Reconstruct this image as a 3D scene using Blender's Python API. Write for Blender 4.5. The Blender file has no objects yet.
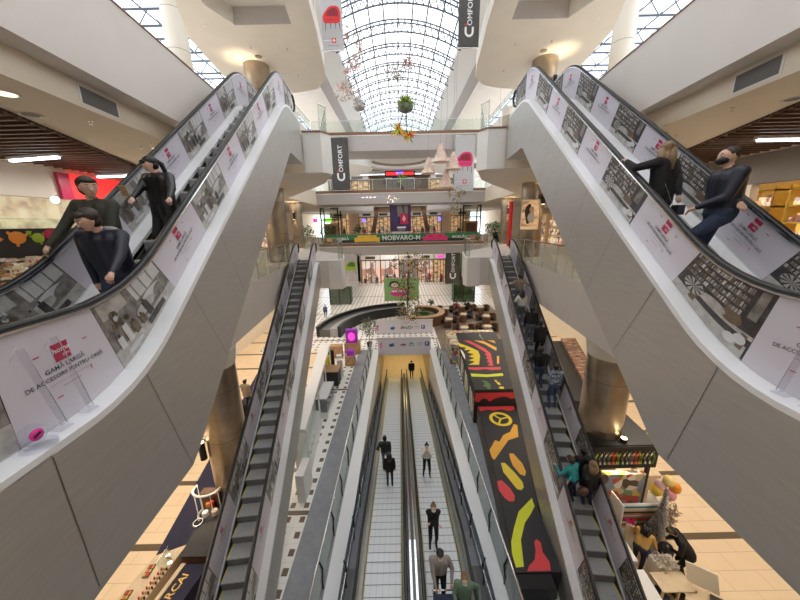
SKY, EXPO = 2.6, 0.05
import bpy, bmesh, math, random
import numpy as np
from mathutils import Vector, Matrix
random.seed(7)
PI = math.pi
scene = bpy.context.scene
COL = scene.collection
L1, L2, L3 = 8.0, 13.45, 18.9          # floor levels above the ground floor
def edge(Y): return 4.8 + .093*Y        # the galleries' edges open out away from the camera

# ---------------------------------------------------------------- materials
def newmat(name):
    m = bpy.data.materials.new(name); m.use_nodes = True
    nt = m.node_tree; b = nt.nodes['Principled BSDF']
    return m, nt, b
def solid(name, c, rough=.5, metal=0., var=0., scale=6., emit=0., spec=.5, bump=0., stretch=None, coat=0.):
    m, nt, b = newmat(name)
    c = tuple(c)
    b.inputs['Base Color'].default_value = (*c, 1)
    b.inputs['Roughness'].default_value = rough
    b.inputs['Metallic'].default_value = metal
    b.inputs['Specular IOR Level'].default_value = spec
    b.inputs['Coat Weight'].default_value = coat
    if emit:
        b.inputs['Emission Color'].default_value = (*c, 1); b.inputs['Emission Strength'].default_value = emit
    if var or bump:
        tc = nt.nodes.new('ShaderNodeTexCoord'); mp = nt.nodes.new('ShaderNodeMapping')
        if stretch: mp.inputs['Scale'].default_value = stretch
        nz = nt.nodes.new('ShaderNodeTexNoise'); nz.inputs['Scale'].default_value = scale; nz.inputs['Detail'].default_value = 4
        nt.links.new(tc.outputs['Object'], mp.inputs['Vector']); nt.links.new(mp.outputs[0], nz.inputs['Vector'])
        if var:
            r = nt.nodes.new('ShaderNodeValToRGB')
            r.color_ramp.elements[0].position = .3; r.color_ramp.elements[1].position = .7
            r.color_ramp.elements[0].color = (*[max(0, x*(1-var)) for x in c], 1)
            r.color_ramp.elements[1].color = (*[min(1, x*(1+var)) for x in c], 1)
            nt.links.new(nz.outputs['Fac'], r.inputs['Fac']); nt.links.new(r.outputs[0], b.inputs['Base Color'])
            if emit: nt.links.new(r.outputs[0], b.inputs['Emission Color'])
        if bump:
            bp = nt.nodes.new('ShaderNodeBump'); bp.inputs['Strength'].default_value = bump; bp.inputs['Distance'].default_value = .02
            nt.links.new(nz.outputs['Fac'], bp.inputs['Height']); nt.links.new(bp.outputs[0], b.inputs['Normal'])
    return m
def glassmat(name, c, alpha, rough=.05):
    m, nt, b = newmat(name)
    out = nt.nodes['Material Output']
    tr = nt.nodes.new('ShaderNodeBsdfTransparent'); tr.inputs[0].default_value = (*c, 1)
    gl = nt.nodes.new('ShaderNodeBsdfGlossy'); gl.inputs['Roughness'].default_value = rough
    fr = nt.nodes.new('ShaderNodeLayerWeight'); fr.inputs['Blend'].default_value = .5
    pw = nt.nodes.new('ShaderNodeMath'); pw.operation = 'POWER'; pw.inputs[1].default_value = 5.
    ml = nt.nodes.new('ShaderNodeMath'); ml.operation = 'MULTIPLY'; ml.inputs[1].default_value = .5
    nt.links.new(fr.outputs['Facing'], pw.inputs[0]); nt.links.new(pw.outputs[0], ml.inputs[0]); fr = ml
    ad = nt.nodes.new('ShaderNodeMath'); ad.operation = 'ADD'; ad.inputs[1].default_value = alpha+.03; ad.use_clamp = True
    mx = nt.nodes.new('ShaderNodeMixShader')
    nt.links.new(fr.outputs[0], ad.inputs[0]); nt.links.new(ad.outputs[0], mx.inputs[0])
    nt.links.new(tr.outputs[0], mx.inputs[1]); nt.links.new(gl.outputs[0], mx.inputs[2]); nt.links.new(mx.outputs[0], out.inputs[0])
    return m
def math_node(nt, op, a, b=None, c=None):
    n = nt.nodes.new('ShaderNodeMath'); n.operation = op
    for i, v in enumerate((a, b, c)):
        if v is None: continue
        if isinstance(v, (int, float)): n.inputs[i].default_value = v
        else: nt.links.new(v, n.inputs[i])
    return n.outputs[0]
def floor_base(name):
    m, nt, b = newmat(name)
    g = nt.nodes.new('ShaderNodeNewGeometry'); s = nt.nodes.new('ShaderNodeSeparateXYZ'); nt.links.new(g.outputs['Position'], s.inputs[0])
    return m, nt, b, s.outputs[0], s.outputs[1], g
def mixc(nt, fac, a, b):
    n = nt.nodes.new('ShaderNodeMix'); n.data_type = 'RGBA'
    nt.links.new(fac, n.inputs[0])
    for i, v in ((6, a), (7, b)):
        if isinstance(v, tuple): n.inputs[i].default_value = (*v, 1)
        else: nt.links.new(v, n.inputs[i])
    return n.outputs[2]
def stripe(nt, v, period, off, width):      # 1 inside a band of the given width
    f = math_node(nt, 'FRACT', math_node(nt, 'DIVIDE', math_node(nt, 'SUBTRACT', v, off-width/2), period))
    return math_node(nt, 'LESS_THAN', f, width/period)
def tan_floor():
    m, nt, b, x, y, g = floor_base('tan_tile')
    nz = nt.nodes.new('ShaderNodeTexNoise'); nz.inputs['Scale'].default_value = .9; nt.links.new(g.outputs['Position'], nz.inputs['Vector'])
    base = mixc(nt, nz.outputs['Fac'], (.78, .60, .40), (.90, .73, .52))
    j = math_node(nt, 'MAXIMUM', stripe(nt, y, .5, 0, .012), stripe(nt, math_node(nt, 'ADD', x, math_node(nt, 'MULTIPLY', math_node(nt, 'FLOOR', math_node(nt, 'DIVIDE', y, .5)), .55)), 1.1, 0, .010))
    c = mixc(nt, j, base, (.50, .37, .24))
    c = mixc(nt, stripe(nt, y, 2.5, 0, .22), c, (.13, .095, .06))
    nt.links.new(c, b.inputs['Base Color']); b.inputs['Roughness'].default_value = .28
    return m
def white_floor():
    m, nt, b, x, y, g = floor_base('white_tile_brown_insets')
    sq = math_node(nt, 'MULTIPLY', stripe(nt, x, .5, .1, .18), stripe(nt, y, .55, .1, .22))
    j = math_node(nt, 'MAXIMUM', stripe(nt, x, .5, .35, .008), stripe(nt, y, .55, .37, .008))
    c = mixc(nt, j, (.93, .92, .88), (.62, .59, .54))
    c = mixc(nt, sq, c, (.20, .15, .11))
    c = mixc(nt, stripe(nt, y, 8.3, 8.6, .18), c, (.20, .15, .11))
    nt.links.new(c, b.inputs['Base Color']); b.inputs['Roughness'].default_value = .2
    return m
def slats(name, axis, period, a, bcol, wid, rough=.5):
    m, nt, b = newmat(name)
    g = nt.nodes.new('ShaderNodeNewGeometry'); s = nt.nodes.new('ShaderNodeSeparateXYZ'); nt.links.new(g.outputs['Position'], s.inputs[0])
    nt.links.new(mixc(nt, stripe(nt, s.outputs[axis], period, 0, wid), a, bcol), b.inputs['Base Color']); b.inputs['Roughness'].default_value = rough
    return m
def voronoi(name, cols, scale, rough=.5, emit=0., stretch=(1, 1, 1)):
    m, nt, b = newmat(name)
    tc = nt.nodes.new('ShaderNodeTexCoord'); mp = nt.nodes.new('ShaderNodeMapping'); mp.inputs['Scale'].default_value = stretch
    v = nt.nodes.new('ShaderNodeTexVoronoi'); v.inputs['Scale'].default_value = scale
    r = nt.nodes.new('ShaderNodeValToRGB'); r.color_ramp.interpolation = 'CONSTANT'
    while len(r.color_ramp.elements) < len(cols): r.color_ramp.elements.new(.5)
    for i, c in enumerate(cols):
        r.color_ramp.elements[i].position = i/len(cols); r.color_ramp.elements[i].color = (*c, 1)
    s = nt.nodes.new('ShaderNodeSeparateColor')
    nt.links.new(tc.outputs['Object'], mp.inputs[0]); nt.links.new(mp.outputs[0], v.inputs['Vector']); nt.links.new(v.outputs['Color'], s.inputs[0])
    nt.links.new(s.outputs[0], r.inputs[0]); nt.links.new(r.outputs[0], b.inputs['Base Color']); b.inputs['Roughness'].default_value = rough
    if emit: nt.links.new(r.outputs[0], b.inputs['Emission Color']); b.inputs['Emission Strength'].default_value = emit
    return m

M = {}
def S(name, *a, **k): M[name] = solid(name, *a, **k); return M[name]
S('plaster', (.76, .70, .62), .7, var=.03, scale=1.2)
S('plaster_warm', (.80, .70, .56), .7, var=.03, scale=1.2)
S('plaster_white', (.80, .78, .74), .6)
S('fascia', (.68, .63, .58), .65, var=.03, scale=.8)
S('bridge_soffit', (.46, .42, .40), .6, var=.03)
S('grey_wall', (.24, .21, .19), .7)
S('brown_trim', (.23, .12, .07), .5)
S('steel', (.50, .49, .47), .38, .55, var=.05, scale=2.5, stretch=(1, 1, 12), bump=.02)
S('steel_light', (.78, .77, .75), .32, .7, var=.04, scale=3)
S('white_deck', (.88, .88, .88), .3, .1)
S('chrome', (.75, .75, .76), .18, 1.)
S('dark_steel', (.13, .13, .13), .35, .6)
S('bronze', (.37, .31, .24), .30, .85, var=.25, scale=1.3)
S('capital', (.74, .70, .62), .5)
S('rubber', (.012, .012, .013), .35)
S('black', (.012, .012, .012), .5)
S('charcoal', (.024, .024, .026), .6)
S('step_grey', (.54, .56, .57), .45, .2, var=.2, scale=30)
S('step_riser', (.24, .24, .245), .5, .3)
S('yellow_line', (.75, .62, .12), .5)
S('white', (.85, .85, .85), .4)
S('paper', (.66, .62, .68), .45)
S('crimson', (.50, .02, .09), .4)
S('ink', (.10, .10, .12), .6)
S('red', (.70, .03, .03), .5)
S('red_glow', (.9, .03, .03), .5, emit=1.2)
S('magenta', (.75, .03, .30), .4)
S('purple', (.28, .03, .40), .4, emit=.2)
S('navy_rug', (.030, .028, .060), .9, var=.1)
S('wood', (.45, .27, .13), .4, var=.2, scale=4, stretch=(1, 12, 1))
S('wood_light', (.70, .55, .36), .45, var=.1, scale=4)
S('wood_dark', (.12, .06, .035), .45, var=.2)
S('leaf', (.10, .20, .05), .6, var=.4, scale=20)
S('leaf_dark', (.04, .09, .03), .6, var=.4, scale=20)
S('lime', (.35, .50, .04), .5)
S('gold', (.65, .42, .08), .4, .3)
S('orange', (.85, .30, .04), .5)
S('yellow', (.85, .70, .05), .5)
S('pinkish', (.85, .45, .45), .5)
S('cream', (.85, .78, .62), .5)
S('rose', (.74, .58, .46), .6)
S('silver_leaf', (.42, .39, .37), .4, .5, var=.3, scale=20)
S('red_dark', (.28, .015, .03), .6); S('sofa_yellow', (.78, .50, .05), .6); S('sofa_pink', (.72, .04, .18), .6)
S('banner_green', (.03, .18, .07), .5); S('banner_grey', (.50, .49, .50), .6, var=.05); S('banner_dark', (.07, .065, .06), .6, var=.2, scale=3)
S('poster_green', (.25, .45, .17), .5); S('poster_purple', (.06, .03, .10), .4)
S('teal', (.02, .30, .32), .6)
S('blue', (.05, .09, .30), .5); S('blue_glow', (.15, .12, 1.), .5, emit=2.5)
S('denim', (.06, .10, .19), .8, var=.2, scale=30); S('denim_dark', (.025, .035, .07), .8, var=.2, scale=30)
S('grey_jeans', (.20, .22, .25), .8)
S('skin', (.68, .42, .30), .5); S('skin_light', (.75, .48, .36), .5)
S('hair_black', (.008, .006, .007), .4); S('hair_brown', (.035, .02, .012), .5, var=.3, scale=40); S('hair_blond', (.25, .16, .08), .5, var=.3, scale=40)
S('eye_white', (.85, .85, .85), .3); S('lips', (.45, .16, .13), .5)
S('jacket_green', (.035, .037, .022), .7, var=.15); S('jacket_navy', (.010, .012, .025), .45, var=.2)
S('leather', (.010, .010, .012), .32); S('cloth_black', (.010, .010, .011), .8); S('cloth_grey', (.30, .27, .25), .8); S('cloth_sage', (.13, .22, .15), .8)
S('cloth_white', (.75, .70, .64), .8); S('cloth_tan', (.30, .24, .17), .8); S('mustard', (.60, .36, .10), .8); S('mask', (.70, .78, .80), .7)
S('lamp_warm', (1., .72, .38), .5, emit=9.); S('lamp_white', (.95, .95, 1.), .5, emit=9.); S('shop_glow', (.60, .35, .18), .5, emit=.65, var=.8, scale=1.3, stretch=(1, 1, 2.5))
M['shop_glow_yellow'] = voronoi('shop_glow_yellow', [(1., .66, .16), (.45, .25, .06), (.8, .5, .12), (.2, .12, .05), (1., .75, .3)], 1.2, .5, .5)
M['shop_pink'] = voronoi('shop_pink', [(1., .62, .5), (.9, .8, .78), (.6, .3, .22), (1., .7, .55), (.85, .75, .7), (.35, .2, .15)], .9, .5, .55)  # back wall glows by itself in place of lamps inside the shop
S('lens_soft', (1., .82, .55), .5, emit=1.6); S('shop_cream', (.85, .70, .52), .5, emit=.42, var=.4, scale=2.2); S('green_glow', (.35, 1., .05), .5, emit=1.5); S('pink_glow', (1., .05, .45), .5, emit=1.2)  # the cream shop wall glows to look lit, it is no lamp
S('cafe_floor', (.20, .155, .11), .5, var=.15, scale=3)
S('stone_grey', (.31, .32, .345), .35, var=.1, scale=4)
S('photo_dark', (.05, .045, .045), .45, var=.5, scale=9); S('photo_mid', (.22, .20, .18), .45, var=.45, scale=12); S('photo_light', (.46, .44, .41), .45, var=.25, scale=10)
S('photo_pale', (.62, .61, .60), .45, var=.1); S('photo_brown', (.16, .11, .07), .45, var=.3); S('photo_leaf', (.12, .14, .09), .45, var=.4)
S('pallet', (.82, .85, .88), .4, .05)
M['tan_floor'] = tan_floor(); M['white_floor'] = white_floor()
M['wood_slats'] = slats('wood_slats', 1, .15, (.115, .055, .030), (.015, .008, .006), .06)
M['vent_grille'] = slats('vent_grille', 2, .03, (.22, .20, .18), (.05, .05, .05), .012)
M['plaid'] = voronoi('plaid', [(.05, .09, .18), (.25, .32, .42), (.10, .15, .26), (.45, .50, .56)], 16, .8)
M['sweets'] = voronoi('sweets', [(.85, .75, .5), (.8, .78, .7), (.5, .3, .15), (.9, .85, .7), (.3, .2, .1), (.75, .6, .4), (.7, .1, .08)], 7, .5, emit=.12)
M['stock'] = voronoi('stock', [(.7, .45, .2), (.3, .12, .08), (.85, .75, .6), (.5, .25, .3), (.12, .10, .10), (.9, .8, .45), (.55, .5, .5)], 5, .5, emit=.5)  # goods given emission so that the shop interiors look lit
M['stock_cool'] = voronoi('stock_cool', [(.2, .2, .22), (.5, .5, .52), (.75, .72, .7), (.1, .1, .1), (.6, .4, .3), (.3, .35, .4)], 5, .5, emit=.25)  # greyer goods, also emissive to look lit
M['tribal'] = voronoi('tribal', [(.70, .55, .40), (.55, .12, .08), (.80, .62, .10), (.20, .35, .20), (.85, .80, .70), (.12, .08, .06), (.3, .35, .45)], 4., .5, stretch=(1, 2.5, 1))
M['tribal_brown'] = voronoi('tribal_brown', [(.16, .08, .05), (.40, .25, .18), (.24, .12, .08), (.10, .06, .04)], 3.2, .6, stretch=(1, 3, 1))
M['woven'] = slats('woven', 1, .24, (.055, .038, .03), (.16, .10, .075), .10)
M['glass'] = glassmat('glass', (.93, .97, .95), .05)
M['glass_green'] = glassmat('glass_green', (.86, .92, .89), .05)
M['glass_blue'] = glassmat('glass_blue', (.42, .50, .60), .25)
M['glass_roof'] = glassmat('glass_roof', (.97, .98, 1.), .02)
M['acrylic'] = glassmat('acrylic', (.93, .93, .95), .0)
S('truss', (.10, .125, .155), .45, .2)

# ---------------------------------------------------------------- mesh builder
_tc = {}
def text2d(s):
    if s in _tc: return _tc[s]
    c = bpy.data.curves.new('t', 'FONT'); c.body = s; c.resolution_u = 2; c.offset = .012
    o = bpy.data.objects.new('t', c); COL.objects.link(o)
    dg = bpy.context.evaluated_depsgraph_get(); me = bpy.data.meshes.new_from_object(o.evaluated_get(dg))
    vs = [(v.co.x, v.co.y) for v in me.vertices]; fs = [tuple(p.vertices) for p in me.polygons]
    bpy.data.objects.remove(o); bpy.data.curves.remove(c); bpy.data.meshes.remove(me)
    if vs:
        xs = [v[0] for v in vs]; ys = [v[1] for v in vs]; cx = (min(xs)+max(xs))/2; y0 = min(ys); h = .72
        vs = [((x-cx)/h, y/h) for x, y in vs]
    _tc[s] = (vs, fs); return _tc[s]
class MB:
    def __init__(s, mat=None): s.v = []; s.f = []; s.fm = []; s.mats = []; s.sm = []; s.cur = M[mat] if isinstance(mat, str) else mat
    def mi(s, m):
        m = s.cur if m is None else (M[m] if isinstance(m, str) else m)
        if m not in s.mats: s.mats.append(m)
        return s.mats.index(m)
    def add(s, vs, fs, mat=None, smooth=False):
        b = len(s.v); s.v += [tuple(v) for v in vs]; k = s.mi(mat)
        for f in fs: s.f.append(tuple(i+b for i in f)); s.fm.append(k); s.sm.append(smooth)
        return s
    def quad(s, a, b, c, d, mat=None): return s.add([a, b, c, d], [(0, 1, 2, 3)], mat)
    def box(s, x0, x1, y0, y1, z0, z1, mat=None):
        vs = [(x, y, z) for z in (z0, z1) for y in (y0, y1) for x in (x0, x1)]
        return s.add(vs, [(0, 2, 3, 1), (4, 5, 7, 6), (0, 1, 5, 4), (2, 6, 7, 3), (0, 4, 6, 2), (1, 3, 7, 5)], mat)
    def obox(s, c, size, rz=0, mat=None, rx=0, ry=0):
        R = Matrix.Rotation(rz, 3, 'Z') @ Matrix.Rotation(ry, 3, 'Y') @ Matrix.Rotation(rx, 3, 'X')
        vs = [Vector(c) + R @ Vector((sx*size[0]/2, sy*size[1]/2, sz*size[2]/2)) for sz in (-1, 1) for sy in (-1, 1) for sx in (-1, 1)]
        return s.add(vs, [(0, 2, 3, 1), (4, 5, 7, 6), (0, 1, 5, 4), (2, 6, 7, 3), (0, 4, 6, 2), (1, 3, 7, 5)], mat)
    def hexa(s, lo, hi, mat=None):   # two quads of four points each
        return s.add(list(lo)+list(hi), [(3, 2, 1, 0), (4, 5, 6, 7), (0, 1, 5, 4), (1, 2, 6, 5), (2, 3, 7, 6), (3, 0, 4, 7)], mat)
    def prism(s, poly, z0, z1, mat=None):
        n = len(poly); vs = [(x, y, z0) for x, y in poly] + [(x, y, z1) for x, y in poly]
        return s.add(vs, [tuple(range(n-1, -1, -1)), tuple(range(n, 2*n))] + [(i, (i+1) % n, n+(i+1) % n, n+i) for i in range(n)], mat)
    def tube(s, pts, r, mat=None, n=8, close=False, smooth=True):
        pts = [Vector(p) for p in pts]; rr = r if isinstance(r, (list, tuple)) else [r]*len(pts)
        vs = []; m = len(pts)
        up = Vector((0, 0, 1))
        for i, p in enumerate(pts):
            a = pts[(i-1) % m] if (i > 0 or close) else p; b = pts[(i+1) % m] if (i < m-1 or close) else p
            t = (b-a); t = t.normalized() if t.length > 1e-9 else Vector((0, 0, 1))
            u = t.cross(up); u = u.normalized() if u.length > 1e-3 else Vector((1, 0, 0)); w = u.cross(t)
            for k in range(n):
                an = 2*PI*(k+.5)/n; vs.append(p + (u*math.cos(an)+w*math.sin(an))*rr[i])
        fs = []
        for i in range(m if close else m-1):
            j = (i+1) % m
            for k in range(n): fs.append((i*n+k, i*n+(k+1) % n, j*n+(k+1) % n, j*n+k))
        if not close: fs += [tuple(range(n-1, -1, -1)), tuple(range((m-1)*n, m*n))]
        return s.add(vs, fs, mat, smooth)
    def sweep(s, pts, prof, mat=None, lat=None, smooth=False):   # profile (lateral, normal) along points in a vertical plane
        pts = [Vector(p) for p in pts]; vs = []; m = len(pts); n = len(prof)
        for i, p in enumerate(pts):
            t = (pts[min(i+1, m-1)]-pts[max(i-1, 0)]).normalized(); l = Vector(lat) if lat else t.cross(Vector((0, 0, 1))).normalized()
            nn = l.cross(t).normalized()
            for a, b in prof: vs.append(p + l*a + nn*b)
        fs = [(i*n+k, i*n+(k+1) % n, (i+1)*n+(k+1) % n, (i+1)*n+k) for i in range(m-1) for k in range(n)]
        fs += [tuple(range(n-1, -1, -1)), tuple(range((m-1)*n, m*n))]
        return s.add(vs, fs, mat, smooth)
    def cyl(s, x, y, z0, z1, r0, r1=None, mat=None, n=20): return s.lathe(x, y, [(r0, z0), (r0 if r1 is None else r1, z1)], mat, n)
    def lathe(s, x, y, prof, mat=None, n=20, smooth=True):
        vs = []; fs = []; m = len(prof)
        for r, z in prof:
            for k in range(n): a = 2*PI*k/n; vs.append((x+r*math.cos(a), y+r*math.sin(a), z))
        for i in range(m-1):
            for k in range(n): fs.append((i*n+k, i*n+(k+1) % n, (i+1)*n+(k+1) % n, (i+1)*n+k))
        s.add(vs, fs, mat, smooth)
        return s.add(vs[:n]+vs[-n:], [tuple(range(n-1, -1, -1)), tuple(range(n, 2*n))], mat)
    def ell(s, c, r, mat=None, n=10, m=7, R=None):
        if isinstance(r, (int, float)): r = (r, r, r)
        vs = [];
        for i in range(m+1):
            th = PI*i/m
            for k in range(n):
                a = 2*PI*k/n; p = Vector((r[0]*math.sin(th)*math.cos(a), r[1]*math.sin(th)*math.sin(a), r[2]*math.cos(th)))
                if R: p = R @ p
                vs.append(Vector(c)+p)
        fs = [(i*n+k, (i+1)*n+k, (i+1)*n+(k+1) % n, i*n+(k+1) % n) for i in range(m) for k in range(n)]
        return s.add(vs, fs, mat, True)
    def arc_prism(s, c, r0, r1, a0, a1, z0, z1, mat=None, n=24):
        vs = []; 
        for i in range(n+1):
            a = a0+(a1-a0)*i/n; ca, sa = math.cos(a), math.sin(a)
            vs += [(c[0]+r0*ca, c[1]+r0*sa, z0), (c[0]+r1*ca, c[1]+r1*sa, z0), (c[0]+r1*ca, c[1]+r1*sa, z1), (c[0]+r0*ca, c[1]+r0*sa, z1)]
        fs = [(i*4+k, i*4+(k+1) % 4, i*4+4+(k+1) % 4, i*4+4+k) for i in range(n) for k in range(4)] + [(3, 2, 1, 0), (n*4, n*4+1, n*4+2, n*4+3)]
        return s.add(vs, fs, mat)
    def text(s, st, o, ex, ey, h, mat=None):
        vs, fs = text2d(st); o = Vector(o); ex = Vector(ex).normalized()*h; ey = Vector(ey).normalized()*h
        return s.add([o+ex*x+ey*y for x, y in vs], fs, mat)
    def leaves(s, c, r, n, size, mats, rnd=random, flat=0):
        for _ in range(n):
            d = Vector((rnd.gauss(0, 1), rnd.gauss(0, 1), rnd.gauss(0, 1))).normalized()*(rnd.random()**.45)
            p = Vector(c) + Vector((d.x*r[0], d.y*r[1], d.z*r[2])); q = Vector((rnd.gauss(0, 1), rnd.gauss(0, 1), rnd.gauss(0, 1))).normalized()
            u = q.cross(Vector((rnd.random(), rnd.random(), .3))).normalized(); k = size*rnd.uniform(.6, 1.3)
            s.add([p-q*k, p+u*k*.4, p+q*k, p-u*k*.4], [(0, 1, 2, 3)], rnd.choice(mats))
        return s
    def build(s, name, parent=None, local=False, **props):
        """local: the points already stand in the parent's own frame"""
        me = bpy.data.meshes.new(name)
        vs = s.v
        if parent is None and not local:
            xs = [v[0] for v in vs]; ys = [v[1] for v in vs]; zs = [v[2] for v in vs]
            off = Vector(((min(xs)+max(xs))/2, (min(ys)+max(ys))/2, min(zs)))
        elif parent is not None and not local:
            off = Vector((0, 0, 0)); p = parent
            while p: off += p.location; p = p.parent
        else: off = Vector((0, 0, 0))
        me.from_pydata([(v[0]-off.x, v[1]-off.y, v[2]-off.z) for v in vs], [], s.f)
        for m in s.mats: me.materials.append(m)
        me.polygons.foreach_set('material_index', s.fm); me.polygons.foreach_set('use_smooth', s.sm); me.update()
        o = bpy.data.objects.new(name, me); COL.objects.link(o)
        if parent is not None: o.parent = parent
        elif not local: o.location = off
        for k, v in props.items(): o[k] = v
        return o
def thing(name, label, cat, loc=(0, 0, 0), rz=0, group=None):
    o = bpy.data.objects.new(name, None); COL.objects.link(o); o.location = loc; o.rotation_euler[2] = rz
    o['label'] = label; o['category'] = cat
    if group: o['group'] = group
    o.empty_display_size = .1
    return o
def solo(mb, name, label, cat, group=None):
    o = mb.build(name); o['label'] = label; o['category'] = cat
    if group: o['group'] = group
    return o
def struct(mb, name): return mb.build(name, kind='structure')
def dup(root, loc=None, rz=None, label=None, group=None):
    def cp(o, par):
        c = o.copy(); COL.objects.link(c)
        if par is not None: c.parent = par
        for ch in list(o.children): cp(ch, c)
        return c
    r = cp(root, None)
    if loc is not None: r.location = loc
    if rz is not None: r.rotation_euler[2] = rz
    if label: r['label'] = label
    if group: r['group'] = group
    return r
# ================================================================ the building
def side(poly, s): return [(s*x, y) for x, y in poly] if s > 0 else [(-x, y) for x, y in reversed(poly)]
# ---- ground floor
f = MB('white_floor')
for x0, x1 in ((-5.3, -3.75), (3.6, 5.3)): f.box(x0, x1, -8, 23, -.3, 0)
f.box(-12, 12, 23, 62, -.3, 0)
for x0, x1 in ((-3.75, -2.6), (2.5, 3.6)): f.box(x0, x1, -8, 23, -.3, 0, 'stone_grey')
f.box(-17, -5.3, -8, 23, -.3, 0, 'tan_floor'); f.box(5.3, 17, -8, 23, -.3, 0, 'tan_floor')
f.box(-17, -12, 23, 62, -.3, 0, 'tan_floor'); f.box(12, 17, 23, 62, -.3, 0, 'tan_floor')
f.box(-2.6, 2.5, -8, 3.0, -.3, 0, 'stone_grey')
f.box(3.0, 10.8, 22.5, 36, -.005, .012, 'cafe_floor')
f.box(-2.6, 2.5, 22.9, 34, -4.1, -3.8, 'wood_light')
f.hexa([(-2.6, 7, -.5), (2.5, 7, -.5), (2.5, 23, -3.9), (-2.6, 23, -3.9)], [(-2.6, 7, -.35), (2.5, 7, -.35), (2.5, 23, -3.75), (-2.6, 23, -3.75)], 'stone_grey')
f.box(-2.6, 2.5, 3, 7, -.5, -.35, 'dark_steel')
struct(f, 'floor')
w = MB('steel_light')               # side walls of the opening, with the pale caps seen from above
for x0, x1 in ((-2.6, -2.12), (2.02, 2.5)):
    w.box(x0, x1, 3, 22.9, -4.2, -.02, 'plaster'); w.box(x0, x1, 3, 22.9, -.02, .03, 'white_deck')
    w.box(x0, x1, 22.9, 34, -4.2, -.3, 'bronze')
w.box(-2.6, 2.5, 33.8, 34, -4.2, -.3, 'bronze')
struct(w, 'wall_opening')
g = MB('navy_rug'); g.add([(-10.6, 20, .012), (-8.15, 7.1, .012), (-6.85, 7.1, .012), (-7.6, 20, .012)], [(0, 1, 2, 3)])
g.add([(-10.6, 20, 0), (-8.15, 7.1, 0), (-6.85, 7.1, 0), (-7.6, 20, 0)], [(0, 1, 2, 3)])
solo(g, 'carpet', 'dark navy carpet runner crossing the tan tiled floor at the lower left', 'carpet')
g = MB('blue'); g.prism([(7.0, 6.0), (7.2, 6.2), (8.15, 7.6), (8.75, 9.3), (7.2, 9.6)], 0, .015)
solo(g, 'carpet', 'small dark blue carpet on tan tiles beside the rolled fabrics', 'carpet')

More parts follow.
